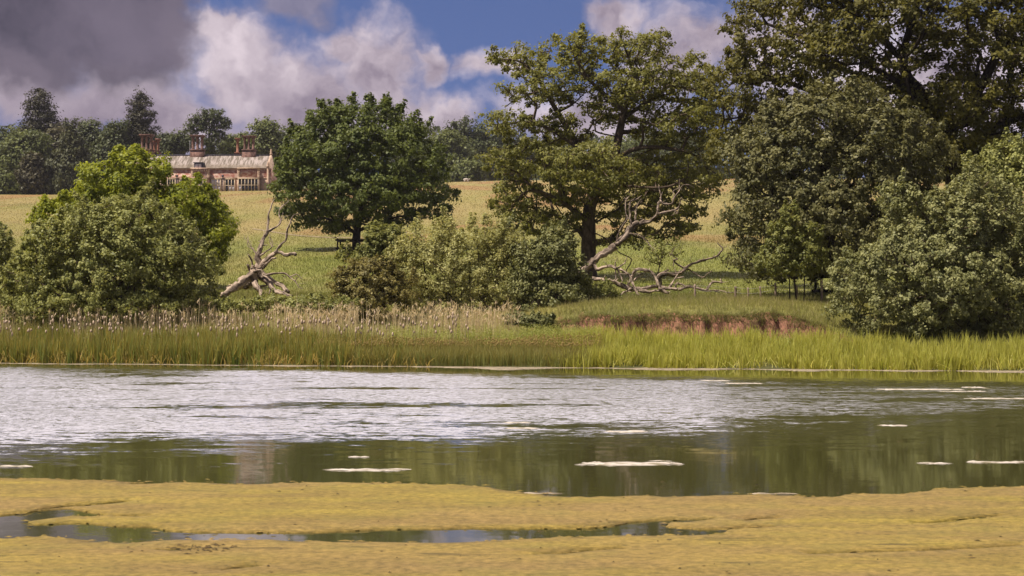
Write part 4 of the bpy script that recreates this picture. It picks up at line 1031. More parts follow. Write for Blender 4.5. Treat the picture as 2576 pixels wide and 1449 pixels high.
    window(1418, 1547, 3, Y0 - .06, blinds=[(1, 0), (2, 0)])
    window(1608, 1876, 6, Y0 - 1.30, blinds=[(0, 0)])
    window(600, 740, 4, Y0 - .06); window(800, 930, 3, Y0 - .06, blinds=[(0, 1)]); window(1000, 1170, 4, Y0 - 1.0)
    # dormer
    b = Bag(); dx0, dx1, dz0, dz1 = zx(1000), zx(1112), zz(650), zz(572); yd = Y0 - .5
    b.box(dx0, dx1, yd, yd + 3.5, dz0 - .1, dz1); part('dormer', b, lead)
    b = Bag(); xm = (dx0 + dx1) / 2
    b.box(dx0 + .28, xm - .06, yd - .04, yd - .004, dz0 + .1, dz1 - .25); b.box(xm + .06, dx1 - .28, yd - .04, yd - .004, dz0 + .1, dz1 - .25); part('dormer_pane', b, blind)
    b = Bag(); b.box(dx0 - .2, dx1 + .2, yd - .35, yd + 3.6, dz1 + .003, dz1 + .16); part('dormer_roof', b, lead)
    b = Bag(); bz0, bz1 = zz(690), zz(655)
    for k in range(8):
        xx = cb0 + .6 + (cb1 - cb0 - 1.2) * k / 7; b.box(xx - .09, xx + .09, Y0 - 1.30, Y0 - 1.17, zz(694), zz(662))
    b.box(cb0 + .2, cb1 - .2, Y0 - 1.36, Y0 - 1.12, zz(661), zz(654)); part('balustrade', b, stone)
    for px in (765, 1387):
        b = Bag(); xx = zx(px); b.box(xx - .28, xx + .28, Y0 - .45, Y0 - .165, zz(765), zz(735)); b.tube([(xx, Y0 - .25, zz(762)), (xx, Y0 - .25, zg)], .085, 8); part('downpipe', b, lead)
house()

# ------------------------------------------------------------------ floating algae
def algae_mat():
    m, nt = newmat('algae'); N = NT(nt)
    p = N.pos()
    f1 = N.noise(N.vm('MULTIPLY', p, (1, 1.6, 1)), 9, 6, .75); f2 = N.noise(N.vm('MULTIPLY', p, (.22, 1., 1)), 1.1, 5, .6); f3 = N.noise(N.vm('MULTIPLY', p, (.30, 2.4, 1)), 1.6, 6, .68)
    f4 = N.noise(N.vm('MULTIPLY', p, (.5, 1., 1)), .35, 3, .5)
    c = N.mix(N.ss(f2, .36, .64), (.172, .124, .036), (.232, .176, .037))
    c = N.mix(N.m('MULTIPLY', N.ss(f4, .4, .62), .6), c, (.205, .138, .056))
    c = N.mix(1., c, N.mix(N.ss(f1, .30, .70), (.50, .52, .5), (1.42, 1.38, 1.3)), 'MULTIPLY')
    c = N.mix(N.m('MULTIPLY', N.ss(N.noise(p, .9, 5, .6), .50, .66), .28), c, (.150, .132, .034))
    st = N.m('MULTIPLY', N.ss(f3, .56, .64), N.ss(f2, .42, .60))
    c = N.mix(N.m('MULTIPLY', st, .72), c, (.055, .043, .018))
    spk = N.noise(p, 3.3, 2, .5)
    c = N.mix(N.m('MULTIPLY', N.ss(spk, .735, .77), .9), c, (.03, .022, .012))
    N.out(N.bsdf(c, .9, .15, N.bump(N.m('ADD', f1, N.m('MULTIPLY', f3, .4)), .55, .04)))
    return m
M['algae'] = algae_mat()
M['scum'] = blotchmat('pale_scum', (.13, .105, .07), (.32, .265, .19), 5, stretch=(.5, 1.5, 1), bump=.2)
M['foam'] = blotchmat('bleached_algae', (.17, .145, .085), (.50, .45, .40), 4.5, stretch=(.6, 1.5, 1), bump=.4, lo=.34, hi=.60)

def refine(P, step, amp, seed, closed=True):
    """roughen an outline given in metres on the water"""
    P = np.asarray(P, float); out = []
    n = len(P)
    for i in range(n if closed else n - 1):
        a, b = P[i], P[(i + 1) % n]; L = np.linalg.norm(b - a); k = max(1, int(L / step))
        u = (np.arange(k) / k)[:, None]; out.append(a * (1 - u) + b * u)
    Q = np.vstack(out)
    s = np.arange(len(Q)) * step
    nx = fbm(Q[:, 0] * 1.1, Q[:, 1] * 1.1, seed, 4) - .5; ny = fbm(Q[:, 0] * 1.1 + 50, Q[:, 1] * 1.1, seed + 7, 4) - .5
    return Q + np.stack([nx * amp * 2.2, ny * amp * 1.6], 1)

def inside(P, poly):
    x, y = P[:, 0], P[:, 1]; r = np.zeros(len(P), bool); j = len(poly) - 1
    for i in range(len(poly)):
        xi, yi = poly[i]; xj, yj = poly[j]
        c = (yi > y) != (yj > y)
        with np.errstate(divide='ignore', invalid='ignore'):
            r ^= c & (x < (xj - xi) * (y - yi) / (yj - yi + 1e-12) + xi)
        j = i
    return r

def mat_mesh(name, outer, holes, mat, z=.03, spacing=.35, seed=0, lump=.012, **kw):
    loops = [outer] + holes
    pts = []; edges = []
    for L in loops:
        n0 = len(pts); pts += [Vector((float(a), float(b))) for a, b in L]; edges += [(n0 + i, n0 + (i + 1) % len(L)) for i in range(len(L))]
    rng = np.random.default_rng(seed)
    lo, hi = outer.min(0), outer.max(0)
    nx, ny = max(1, int((hi[0] - lo[0]) / spacing)), max(1, int((hi[1] - lo[1]) / spacing))
    gx, gy = np.meshgrid(lo[0] + (np.arange(nx) + .5) * spacing, lo[1] + (np.arange(ny) + .5) * spacing)
    G = np.stack([gx.ravel(), gy.ravel()], 1) + rng.uniform(-.3, .3, (nx * ny, 2)) * spacing
    if len(G):
        ok = inside(G, outer)
        for h in holes: ok &= ~inside(G, h)
        pts += [Vector((float(a), float(b))) for a, b in G[ok]]
    v, e, f, *_ = geometry.delaunay_2d_cdt(pts, edges, [], 0, 1e-4, False)
    v = np.array([(a.x, a.y) for a in v]); f = np.array([t for t in f if len(t) == 3])
    c = v[f].mean(1); ok = inside(c, outer)
    for h in holes: ok &= ~inside(c, h)
    f = f[ok]
    # wind all the same way and add a skirt down into the water along open edges
    ar = np.cross(v[f[:, 1]] - v[f[:, 0]], v[f[:, 2]] - v[f[:, 0]]); f[ar < 0] = f[ar < 0][:, ::-1]
    ed = np.vstack([f[:, [0, 1]], f[:, [1, 2]], f[:, [2, 0]]]); key = {}
    for a, b in ed: key[(min(a, b), max(a, b))] = key.get((min(a, b), max(a, b)), 0) + 1
    be = np.array([(a, b) for a, b in ed if key[(min(a, b), max(a, b))] == 1])
    bn = np.unique(be)
    zt = z + lump * (fbm(v[:, 0] * 1.7, v[:, 1] * 2.5, seed, 3) - .3)
    zt[bn] = z * .4
    V = np.vstack([np.column_stack([v, zt]), np.column_stack([v, np.full(len(v), -.03)])])
    sk = np.stack([be[:, 1], be[:, 0], be[:, 0] + len(v), be[:, 1] + len(v)], 1)
    return tag(mk(name, V, [f, sk], mat), **kw)

def wpts(L): return np.array([onwater(a, b) for a, b in L])
g5 = lambda L: [(a * .5, 1180.7 + b * .5) for a, b in L]
g6 = lambda L: [(1288 + a * .5, 1180.7 + b * .5) for a, b in L]
outer = [(-420, 1208), (-100, 1206), (0, 1206), (120, 1207), (330, 1213), (500, 1217), (600, 1220), (760, 1217), (1000, 1218), (1170, 1221), (1240, 1228), (1285, 1238), (1330, 1243), (1430, 1249), (1550, 1252), (1700, 1250), (1800, 1246), (1900, 1245), (1985, 1248), (2000, 1251), (2060, 1252), (2150, 1248), (2270, 1246), (2272, 1243),
         (2300, 1238), (2360, 1232), (2450, 1230), (2576, 1227), (2760, 1226), (3050, 1226), (3600, 1800), (-900, 1800)]
OUT = wpts(outer); m_far = refine(OUT, .22, .28, 5)
hole = g5([(-900, 245), (-300, 242), (0, 235), (140, 222), (230, 208), (300, 203), (345, 201), (420, 216), (500, 228), (565, 240), (470, 240), (330, 242), (240, 252), (150, 265), (185, 280), (330, 275), (450, 276), (600, 290), (790, 295), (850, 313), (1100, 320), (1400, 323), (1600, 320), (1800, 310), (2100, 303), (2400, 298)]) + \
       g6([(0, 302), (200, 300), (400, 297), (530, 286), (600, 270), (720, 260), (850, 255), (1010, 251), (930, 263), (800, 276), (800, 291), (950, 306), (1080, 304), (1120, 299), (1330, 291), (1110, 306), (1030, 326), (900, 335), (700, 336), (500, 336), (200, 348), (0, 362)]) + \
       g5([(2200, 375), (1900, 371), (1600, 369), (1450, 365), (1350, 358), (900, 362), (750, 370), (650, 379), (520, 368), (400, 350), (250, 341), (130, 346), (0, 352), (-300, 354), (-900, 360)])
holes = [refine(wpts(hole), .14, .13, 9)]
for L, s in ((g5([(170, 206), (230, 198), (330, 188), (480, 180), (620, 164), (700, 160), (640, 168), (480, 185), (330, 194), (240, 205)]), 1), (g5([(790, 406), (880, 403), (968, 406), (960, 413), (860, 414)]), 2), (g5([(1110, 508), (1220, 494), (1330, 486), (1300, 492), (1200, 503), (1120, 512)]), 3),
             (g5([(560, 238), (680, 236), (770, 236), (690, 241), (600, 242)]), 4), (g6([(1165, 259), (1240, 250), (1400, 247), (1260, 255), (1180, 262)]), 5), (g6([(2020, 280), (2160, 264), (2330, 243), (2480, 232), (2350, 252), (2200, 268)]), 6), (g5([(640, 71), (760, 67), (980, 58), (990, 62), (800, 74), (660, 78)]), 7), (g6([(1440, 425), (1800, 418), (2200, 404), (2576, 388), (2300, 405), (1900, 420), (1500, 431)]), 8), (g6([(100, 433), (260, 425), (420, 408), (600, 400), (420, 414), (280, 430)]), 10)):
    holes.append(refine(wpts(L), .12, .035, 20 + s))
m_far = refine(m_far, .06, .05, 55)
holes = [refine(holes[0], .05, .05, 56)] + holes[1:]
o = mat_mesh('algae_mat', m_far, holes, M['algae'], spacing=.32, seed=3, kind='stuff')

def crumbs(name, C, r, asp, mat, seed, z0=.012, **kw):
    rng = np.random.default_rng(seed); b = Bag(); n = 9
    for c, q, e in zip(C, r, asp):
        a = np.arange(n) / n * 2 * np.pi + rng.random(); k = rng.uniform(.55, 1.25, n) * q
        V = np.column_stack([c[0] + np.cos(a) * k * e, c[1] + np.sin(a) * k, np.full(n, z0 - .006)]); V = np.vstack([V, [c[0], c[1], z0 + .004 + .12 * q]])
        b.add(V, None, [(i, (i + 1) % n, n) for i in range(n)])
    return tag(b.build(name, mat), **kw)
rng = np.random.default_rng(77)
E = np.vstack([m_far[(m_far[:, 1] > 24) & (np.abs(m_far[:, 0]) < 14)], np.vstack(holes)])
E = E[np.abs(E[:, 0]) < 14]
Cc = E[rng.integers(0, len(E), 420)] + rng.normal(size=(420, 2)) * np.array([.16, .07])
crumbs('algae_scraps', Cc, rng.uniform(.008, .035, 420), rng.uniform(1.2, 3.2, 420), M['algae'], 1, .022, kind='stuff')
n = 170; yy = 17.2 + 9.5 * rng.random(n) ** 1.2; xx = rng.uniform(-.36, .36, n) * yy
hx, hy = onwater(515, 1387); xx[:70] = hx + rng.normal(size=70) * .20; yy[:70] = hy + rng.normal(size=70) * .16
crumbs('pond_litter', np.column_stack([xx, yy]), rng.uniform(.006, .020, n), rng.uniform(1, 3.5, n), blotchmat('wet_litter', (.020, .015, .008), (.10, .065, .025), 9), 2, .045, kind='stuff')

PG = 'small pale mats adrift on the open water'
for k, (px, py, hw, hd, lab) in enumerate([
    (1585, 1167, 118, .80, 'largest ragged white mat on the dark calm water below the oak'),
    (925, 1183, 78, .38, 'long white mat left of centre, nearest the golden algae edge'),
    (1570, 1086, 36, .60, 'short white mat on open water, beyond the largest ragged one'),
    (2515, 1163, 66, .28, 'thin white streak at the right edge on the dark calm water'),
    (2350, 1166, 20, .22, 'tiny white fleck to the left of the thin streak at the right edge'),
    (2245, 1071, 23, .30, 'small white fleck on the dark water under the right-hand bush'),
    (2310, 980, 102, 1.0, 'long thin pale streak near the far reeds on the right'),
    (2447, 975, 22, .8, 'short pale streak just right of the long thin one near the far reeds'),
    (2520, 1003, 90, .8, 'pale streak running out of the right edge among the ripples'),
    (2420, 985, 50, .5, 'faint pale streak between the two longer ones near the right edge'),
    (1355, 1242, 26, .14, 'grey-white scrap at the upper edge of the golden algae, right of centre'),
    (1945, 1243, 38, .13, 'flat grey-white flake touching the golden algae edge on the right'),
    (40, 1173, 28, .24, 'pale flake at the left edge above the golden algae'),
    (905, 1150, 14, .16, 'tiny fleck above the long white mat left of centre'),
    (1875, 965, 40, .8, 'faint pale streak close under the yellow-green waterside leaves'),
    (1800, 958, 26, .7, 'short pale dash nearest the yellow-green waterside leaves'),
    (1310, 1078, 26, .4, 'low pale streak in the middle of the lake'),
    (1300, 1064, 22, .4, 'second pale streak in the middle of the lake, a little farther off')]):
    c = onwater(px, py); k_ = c[1] / F; n = 26
    a = np.arange(n) / n * 2 * np.pi
    rng = np.random.default_rng(90 + k)
    P = np.stack([c[0] + np.cos(a) * .84 * hw * k_ * (1 + rng.uniform(-.06, .06, n)), c[1] + np.sin(a) * hd * .45 * (.3 + .9 * vnoise(np.cos(a) * 2.2 + k, np.sin(a) * .9, k))], 1)
    o = mat_mesh('algae_patch', refine(P, .05, .13, 60 + k), [], M['foam'] if k not in (10, 11) else M['scum'], z=.02, spacing=.3, seed=k, label=lab, cat='algae patch', group=PG)
    q = 26; ex = rng.choice([-1, 1], q); e = np.column_stack([c[0] + ex * hw * k_ * rng.uniform(.6, 1.04, q), c[1] + rng.normal(size=q) * hd * .22])
    o2 = crumbs('scrap', e, rng.uniform(.015, .05, q) * min(1, hw / 40 + .3), rng.uniform(2, 6, q), o.data.materials[0], 500 + k); o2.parent = o; o2['kind'] = 'stuff'

# the scum along the far reeds
xs = np.linspace(-42, 42, 420)
sh = shore(xs)
wd = .12 + 3.4 * sstep(-13, -7, xs) * (1 - sstep(-1, 3, xs)) + 1.3 * sstep(2, 7, xs)
ou = np.vstack([np.column_stack([xs, sh + .6]), np.column_stack([xs, sh - .35 - wd * np.clip(1.9 * fbm(xs * .45, 0 * xs, 71, 3) - .35, .02, 2) - (fbm(xs * 2.3, 0 * xs, 72) - .5) * .8])[::-1]])
sh_holes = []
rng = np.random.default_rng(5)
for i in range(90):
    x = rng.uniform(-12, 24); s = float(shore(x)); y = s - .5 - rng.uniform(.2, 1.3); w = rng.uniform(.3, 1.4); n = 12; a = np.arange(n) / n * 2 * np.pi
    P = np.stack([x + np.cos(a) * w, y + np.sin(a) * rng.uniform(.06, .16)], 1)
    if inside(P, ou).all() and all(not inside(P, h).any() and not inside(h, P).any() for h in sh_holes): sh_holes.append(P)
mat_mesh('shore_scum', ou, sh_holes, M['scum'], z=.02, spacing=.5, seed=8, kind='stuff')

# ------------------------------------------------------------------ reeds, rushes, grass
def strips(B, h, w, rng, bend=.18, lean=.10, segs=(0, .4, .75, 1), tap=(1, .95, .6, .06), face=.9, out_=None):
    """ribbon leaves: base points, heights, widths"""
    n = len(B); a = rng.uniform(0, 2 * np.pi, n)
    d = np.stack([np.cos(a), np.sin(a), np.zeros(n)], 1)
    l0 = rng.normal(size=(n, 2)) * lean + (0 if out_ is None else out_); bd = np.abs(rng.normal(size=n)) * bend
    fa = rng.normal(size=n) * face; wv = np.stack([np.cos(fa), np.sin(fa), np.zeros(n)], 1)
    out = []
    for s, tp in zip(segs, tap):
        c = B + np.stack([l0[:, 0] * s * h, l0[:, 1] * s * h, s * h], 1) + d * (bd * h * s ** 2.4)[:, None]
        c[:, 2] -= bd * h * .45 * s ** 3
        out.append(c - wv * (w * tp * .5)[:, None]); out.append(c + wv * (w * tp * .5)[:, None])
    V = np.stack(out, 1); k = len(segs)
    q = np.array([[2 * i, 2 * i + 1, 2 * i + 3, 2 * i + 2] for i in range(k - 1)])
    Q = (np.arange(n)[:, None, None] * 2 * k + q[None]).reshape(-1, 4)
    return V.reshape(-1, 3), Q, 2 * k

def scatter(n, x0, x1, t0, t1, rng, dens=None):
    x = rng.uniform(x0, x1, n); t = rng.uniform(t0, t1, n)
    if dens is not None:
        k = rng.random(n) < dens(x, t); x, t = x[k], t[k]
    y = shore(x) + t
    return np.stack([x, y, terr(x, y) - .03], 1), t

def tussocks(nt, per, x0, x1, t0, t1, rng, rad=.16, dens=None):
    """leaf bases gathered in tussocks, leaning outward"""
    B0, t0_ = scatter(nt, x0, x1, t0, t1, rng, dens); n = len(B0)
    k = rng.poisson(per, n) + 2; idx = np.repeat(np.arange(n), k)
    o = rng.normal(size=(len(idx), 2)) * rad
    B = B0[idx].copy(); B[:, :2] += o
    return B, t0_[idx], o, (rng.uniform(.78, 1.2, n))[idx], rng.normal(size=n)[idx]

def clumped(x, t, sx=1.2, st=.9, seed=0, lo=.25, hi=.6):
    return .15 + .85 * sstep(lo, hi, fbm(x * sx, t * st, seed, 3))

class Bed(Bag):
    def strips(s, *a, tint=.3, tipt=None, **k):
        V, Q, m = strips(*a, **k); n = len(V) // m
        t = np.repeat(np.broadcast_to(tint, (n,)), m).reshape(n, m).astype(float)
        if tipt is not None:
            u = np.repeat(np.linspace(0, 1, m // 2), 2)[None, :]
            t = t + (np.broadcast_to(tipt, (n,))[:, None] - t) * sstep(.45, 1., u)
        s.add(V, Q, None, np.clip(t, 0, 1).ravel())
    def heads(s, P, L, r, tint):
        """small seed heads: stretched six sided spindles"""
        n = len(P); a = np.arange(5) / 5 * 2 * np.pi
        prof = [(0, .35), (.2, 1.), (.75, .9), (1., .25)]
        V = np.stack([P[:, None, :] + np.stack([np.cos(a)[None] * r[:, None] * q, np.sin(a)[None] * r[:, None] * q, np.broadcast_to((L * u)[:, None], (n, 5))], -1) for u, q in prof], 1)
        j = np.arange(5); j2 = (j + 1) % 5
        q = np.concatenate([np.stack([k * 5 + j, k * 5 + j2, k * 5 + 5 + j2, k * 5 + 5 + j], 1) for k in range(3)])
        Q = (np.arange(n)[:, None, None] * 20 + q[None]).reshape(-1, 4)
        s.add(V.reshape(-1, 3), Q, None, np.repeat(np.broadcast_to(tint, (n,)), 20))

def reeds():
    rng = np.random.default_rng(101)
    # cattails on the left
    b = Bed()
    B, t, oo, hk, tk = tussocks(2300, 9, -36, -3, -.2, 5.5, rng, .10, lambda x, t: clumped(x, t, 1.6, .8, 1) * (1 - sstep(-8, -3.5, x + t * .3)))
    n = len(B); hm = 1.08 + .28 * sstep(0, 4, t) + .35 * (fbm(B[:, 0] * .8, t, 3) - .5)
    h = hm * hk * rng.uniform(.8, 1.12, n) * (1 - .15 * sstep(-14, -5, B[:, 0]))
    b.strips(B, h * 1.12, rng.uniform(.034, .056, n), rng, bend=.10, lean=.04, out_=oo * .9, tint=np.clip(rng.normal(.13, .1, n) + tk * .07, 0, .8), tipt=np.clip(rng.normal(.38, .25, n), 0, 1))
    B, t = scatter(2600, -36, -4, -.3, 2.5, rng); n = len(B)
    b.strips(B, rng.uniform(.35, 1.0, n), rng.uniform(.025, .04, n), rng, bend=.5, lean=.4, tint=np.clip(rng.normal(.9, .1, n), 0, 1))
    b.build('cattail_bed', M['cattail'], tinted=True)['kind'] = 'stuff'
    # last year's fluffy heads
    b = Bed()
    B, t = scatter(520, -36, -2, 1.2, 7, rng, lambda x, t: clumped(x, t, .8, .5, 8, .35, .6)); n = len(B)
    hh = 1.45 + .07 * t + rng.normal(size=n) * .10
    b.strips(B, hh + .02, np.full(n, .022), rng, bend=.0, lean=.02, tap=(1, 1, 1, 1), tint=.12)
    Pt = B.copy(); Pt[:, 2] += hh - .05
    b.heads(Pt, rng.uniform(.13, .26, n), rng.uniform(.036, .062, n), np.clip(rng.normal(.85, .15, n), 0, 1))
    m = leafmat('cattail_fluff', (.20, .15, .08), (.62, .48, .36), .2)
    b.build('cattail_heads', m, tinted=True)['kind'] = 'stuff'
    # common reed behind
    b = Bed()
    B, t = scatter(15000, -38, 0, 5, 11.5, rng, lambda x, t: clumped(x, t, .9, .6, 12) * (1 - sstep(-8, -1, x + 1.2) * .75)); n = len(B)
    h = np.clip(2.08 + .05 * (t - 7) - B[:, 2], .7, 2.2) * rng.uniform(.72, 1.08, n)
    b.strips(B, h, rng.uniform(.022, .036, n), rng, bend=.5, lean=.12, tint=np.clip(rng.normal(.22, .15, n), 0, .6))
    B, t = scatter(3700, -38, .4, 6.5, 12, rng, lambda x, t: clumped(x, t, .5, .5, 14, .25, .7)); n = len(B)
    top = 2.55 + .07 * (t - 8) + (fbm(B[:, 0] * .5, t * .5, 15) - .5) * 1.0 + rng.normal(size=n) * .22
    h = np.clip(top - B[:, 2], .8, 3)
    b.strips(B, h, rng.uniform(.016, .026, n), rng, bend=.04, lean=.05, tap=(1, 1, .9, .7), tint=np.clip(rng.normal(.80, .14, n), 0, 1), face=.6)
    k = rng.random(n) < .55; Pt = B[k].copy(); Pt[:, 2] += h[k] * .93; n2 = len(Pt)
    for q in range(5):
        Bq = Pt + rng.normal(size=(n2, 3)) * np.array([.03, .03, .05])
        b.strips(Bq, rng.uniform(.12, .26, n2), rng.uniform(.02, .035, n2), rng, bend=.7, lean=.5, tint=np.clip(rng.normal(.86, .1, n2), 0, 1))
    b.build('common_reed_bed', M['reed'], tinted=True)['kind'] = 'stuff'
    # rushes in the middle
    b = Bed()
    B, t = scatter(24000, -9, 6, -.15, 4.2, rng, lambda x, t: np.minimum(clumped(x, t, 1.8, 1., 21), sstep(-9, -6, x)) * (1 - sstep(2.0, 5, x - t * .4))); n = len(B)
    h = (.92 + .04 * t + .3 * (fbm(B[:, 0] * 1.1, t, 22) - .5)) * rng.uniform(.75, 1.12, n)
    b.strips(B, h, rng.uniform(.014, .024, n), rng, bend=.3, lean=.08, tint=np.clip(rng.normal(.18, .13, n), 0, .6), tipt=np.clip(rng.normal(.45, .25, n), 0, 1))
    B, t = scatter(3200, -10, 4.5, 1.5, 4.6, rng, lambda x, t: clumped(x, t, .7, .7, 24)); n = len(B); hh = .95 + rng.normal(size=n) * .07
    Pt = B.copy(); Pt[:, 2] += hh
    b.strips(B, hh, np.full(n, .012), rng, bend=0, lean=.02, tint=.5); b.heads(Pt, rng.uniform(.05, .10, n), rng.uniform(.015, .03, n), np.clip(rng.normal(.95, .08, n), 0, 1))
    b.build('rush_bed', M['rush'], tinted=True)['kind'] = 'stuff'
    # yellow-green iris on the right
    b = Bed()
    B, t, oo, hk, tk = tussocks(2500, 8, 1.2, 36, -.25, 6.0, rng, .10, lambda x, t: clumped(x, t, 1.5, .9, 31) * sstep(1.4, 2.6, x - np.maximum(0, 2.2 - t) * .1)); n = len(B)
    h = (.96 + .045 * t + .4 * (fbm(B[:, 0] * .9, t * .8, 32) - .5)) * hk * rng.uniform(.75, 1.1, n) * (.75 + .25 * sstep(1.5, 4, B[:, 0]))
    b.strips(B, h, rng.uniform(.034, .056, n), rng, bend=.13, lean=.06, out_=oo * 1.1, tint=np.clip(rng.normal(.25, .15, n) + tk * .1, 0, 1), tipt=np.clip(rng.normal(.42, .2, n), 0, 1))
    B, t = scatter(900, 2, 36, -.4, 1.6, rng); n = len(B)
    b.strips(B, rng.uniform(.3, .9, n), rng.uniform(.025, .04, n), rng, bend=.6, lean=.5, tint=np.clip(rng.normal(.9, .1, n), 0, 1))
    b.build('iris_bed', M['iris'], tinted=True)['kind'] = 'stuff'
    # leafy waterside herbs in front of the bank
    b = Bed()
    def herbs(n, x0, x1, t0, t1, top, seed, dens=None):
        B, t = scatter(n, x0, x1, t0, t1, rng, dens); n = len(B)
        h = np.clip(top - B[:, 2], .35, 1.4) * (.8 + .4 * fbm(B[:, 0] * 1.2, t, seed)) * rng.uniform(.7, 1.08, n)
        b.strips(B, h, np.full(n, .014), rng, bend=.05, lean=.05, tint=.3)
        tt = rng.normal(.4, .2, n)
        for q in range(11):
            u = .25 + .75 * q / 10
            P = B + np.stack([rng.normal(size=n) * .02, rng.normal(size=n) * .02, h * u], 1)
            b.strips(P, rng.uniform(.10, .19, n) * (1.25 - .75 * u), rng.uniform(.030, .05, n) * (1.2 - .5 * u), rng, bend=.8, lean=.9, segs=(0, .5, 1), tap=(.3, 1, .05), tint=np.clip(tt + rng.normal(size=n) * .15 + .25 * (u - .5), 0, 1))
    herbs(1900, -6.5, 4.5, 4.2, 8.6, 1.85, 41, lambda x, t: clumped(x, t, .8, .7, 42, .2, .5))
    herbs(1000, 1.5, 19, 4.8, 7.4, 1.30, 43, lambda x, t: clumped(x, t, .9, .7, 44, .3, .6))
    herbs(260, 5, 19, 7.2, 8.4, 1.75, 45, lambda x, t: .15 + .85 * (fbm(x * .9, t, 46) > .58))
    B, t = scatter(9000, -9, 20, 3.2, 8.2, rng, lambda x, t: clumped(x, t, .8, .8, 47)); n = len(B)
    b.strips(B, np.clip(1.38 - B[:, 2], .3, 1.2) * rng.uniform(.6, 1.05, n), rng.uniform(.016, .028, n), rng, bend=.35, lean=.12, tint=np.clip(rng.normal(.45, .2, n), 0, 1))
    b.build('waterside_herbs', M['forb'], tinted=True)['kind'] = 'stuff'
reeds()

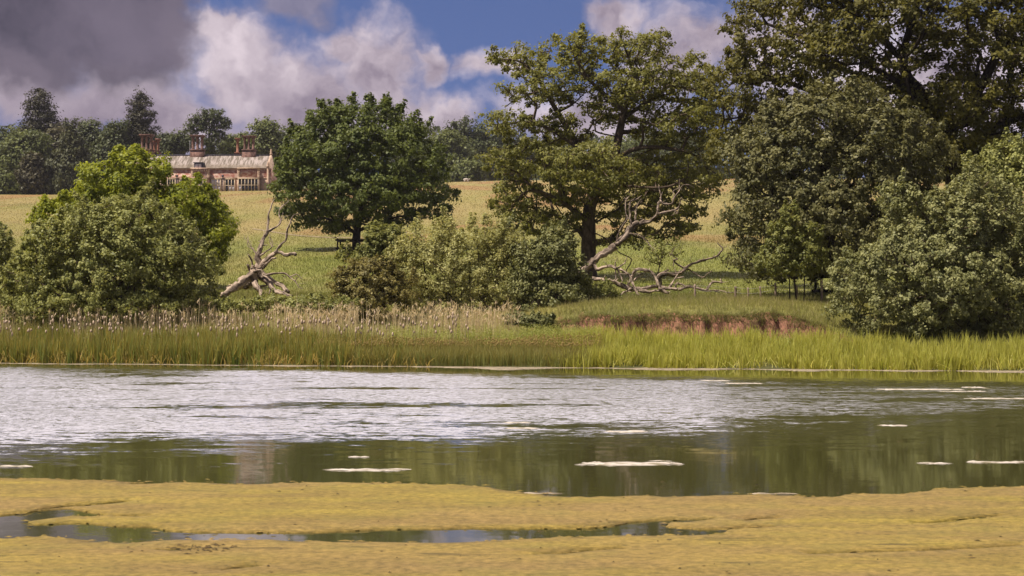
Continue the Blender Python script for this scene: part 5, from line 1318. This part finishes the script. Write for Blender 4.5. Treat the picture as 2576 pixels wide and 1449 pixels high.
def meadow():
    rng = np.random.default_rng(202)
    m, nt = newmat('grass_blade'); N = NT(nt); c = N.attr('col', 'Color')
    tr = N.n('ShaderNodeBsdfTranslucent'); nt.links.new(c, tr.inputs[0]); mx = N.n('ShaderNodeMixShader'); mx.inputs[0].default_value = .48
    nt.links.new(N.bsdf(c, .8, .1), mx.inputs[1]); nt.links.new(tr.outputs[0], mx.inputs[2]); N.out(mx.outputs[0])
    def blades(x, y, h, w, lean, colk, extra=None):
        n = len(x); B = np.stack([x, y, terr(x, y) - .04], 1)
        a = rng.uniform(0, 2 * np.pi, n); l = np.abs(rng.normal(size=n)) * lean
        tip = B + np.stack([np.cos(a) * l * h, np.sin(a) * l * h, h], 1)
        f = rng.normal(size=n) * .7; wv = np.stack([np.cos(f), np.sin(f), np.zeros(n)], 1) * (w * .5)[:, None]
        V = np.stack([B - wv, B + wv, tip], 1).reshape(-1, 3)
        c = fieldcol(x, y) * colk
        if extra is not None: c = c * (1 - extra[1][:, None]) + np.asarray(extra[0]) * extra[1][:, None]
        return V, np.repeat(c, 3, 0)
    Vs, Cs = [], []
    # the open field: as many blades per unit of view as lower down
    ds = np.linspace(93, 440, 700); zs = terr(np.full(700, -10.), ds); v = (zs - H) / ds
    v = np.maximum.accumulate(v); v = v + np.linspace(0, .004, 700)
    n = 230000
    u = rng.uniform(v[0], v[-1], n); y = np.interp(u, v, ds) + rng.normal(size=n) * 1.0; x = rng.uniform(-.40, .40, n) * y
    br = rng.uniform(.98, 1.26, (n, 1)); ex = (np.array([.46, .36, .20]), np.where(rng.random(n) < .08 * sstep(100, 260, y) + .04, .5, 0.))
    a, c = blades(x, y, rng.uniform(.16, .46, n) * (.75 - .15 * sstep(120, 300, y)), .012 + .00030 * y, .5, br, ex); Vs.append(a); Cs.append(c)
    # the near bank top, its lip and the ground around the dead wood
    n = 120000
    x = rng.uniform(-32, 30, n); t = rng.uniform(8.6, 27, n) ** 1.0; y = shore(x) + t
    wob = (fbm(x * .55, 0 * x, 11, 4) - .5) * 2.6
    k = (t - wob > 8.75) | (cliffmask(x) < .3); x, y, t = x[k], y[k], t[k]; n = len(x)
    hk = .6 + .8 * fbm(x * .8, y * .8, 53, 3)
    seed = rng.random(n) < .10
    a, c = blades(x, y, rng.uniform(.12, .38, n) * hk * np.where(seed, 1.7, 1), np.where(seed, .018, .026), .6, rng.uniform(1.0, 1.75, (n, 1)), (np.array([.40, .33, .18]), np.where(seed, .85, 0.))); Vs.append(a); Cs.append(c)
    # turf hanging over the lip of the red bank
    n = 16000; x = rng.uniform(1, 19.5, n); wob = (fbm(x * .55, 0 * x, 11, 4) - .5) * 2.6; t = wob + rng.normal(9.15, .28, n); y = shore(x) + t
    k = rng.random(n) < cliffmask(x) * .9 + .1; x, y = x[k], y[k]; n = len(x)
    a, c = blades(x, y, rng.uniform(.08, .30, n), np.full(n, .03), .7, rng.uniform(.6, 1.2, (n, 1))); a = a.reshape(-1, 3, 3); a[:, 2, 1] -= rng.uniform(.05, .26, n); a[:, 2, 2] -= rng.uniform(.05, .26, n); Vs.append(a.reshape(-1, 3)); Cs.append(c)
    # weeds and tussocks clinging to the red face and its foot
    n = 5200; x = rng.uniform(2, 19, n); wob = (fbm(x * .55, 0 * x, 11, 4) - .5) * 2.6; t = wob + rng.uniform(7.2, 8.9, n); y = shore(x) + t
    k = fbm(x * 1.3, t * 1.5, 57, 3) > .58; x, y = x[k], y[k]; n = len(x)
    a, c = blades(x, y, rng.uniform(.08, .24, n), np.full(n, .03), .8, rng.uniform(.55, 1.0, (n, 1))); Vs.append(a); Cs.append(c)
    V = np.vstack(Vs); tag(mk('meadow_grass', V, np.arange(len(V)).reshape(-1, 3), m, col=np.vstack(Cs)), kind='stuff')
meadow()

# the worn track across the slope
def track():
    P = np.array([((px - CX) / F * D, D) for px, D in ((640, 236), (690, 226), (740, 217), (790, 211), (850, 206), (920, 204))])
    P, _ = spline(np.column_stack([P, np.zeros(len(P))]), np.ones(len(P)), 1.); P = P[:, :2]
    T = unit(np.gradient(P, axis=0)); Nn = np.stack([-T[:, 1], T[:, 0]], 1)
    V = []
    w = .16 + .4 * fbm(P[:, 0] * .3, P[:, 1], 5)
    for s in (-1, 0, 1):
        q = P + Nn * (s * w)[:, None]; V.append(np.column_stack([q, terr(q[:, 0], q[:, 1]) + (.14 if s == 0 else .05)]))
    n = len(P); V = np.vstack(V); i = np.arange(n - 1)
    Q = np.vstack([np.stack([k * n + i, k * n + i + 1, (k + 1) * n + i + 1, (k + 1) * n + i], 1) for k in range(2)])
    tag(mk('path', V, Q[:, ::-1], blotchmat('worn_earth', (.15, .12, .06), (.25, .19, .11), 2)), kind='structure')
track()

def haze():
    m, nt = newmat('haze'); v = nt.nodes.new('ShaderNodeVolumePrincipled'); v.inputs['Color'].default_value = (.86, .84, .92, 1); v.inputs['Density'].default_value = .00006; v.inputs['Anisotropy'].default_value = .2
    o = nt.nodes.new('ShaderNodeOutputMaterial'); nt.links.new(v.outputs[0], o.inputs['Volume'])
    b = Bag(); b.box(-2600, 2600, -120, 4000, -8, 85); tag(b.build('haze', m), kind='stuff')
haze()
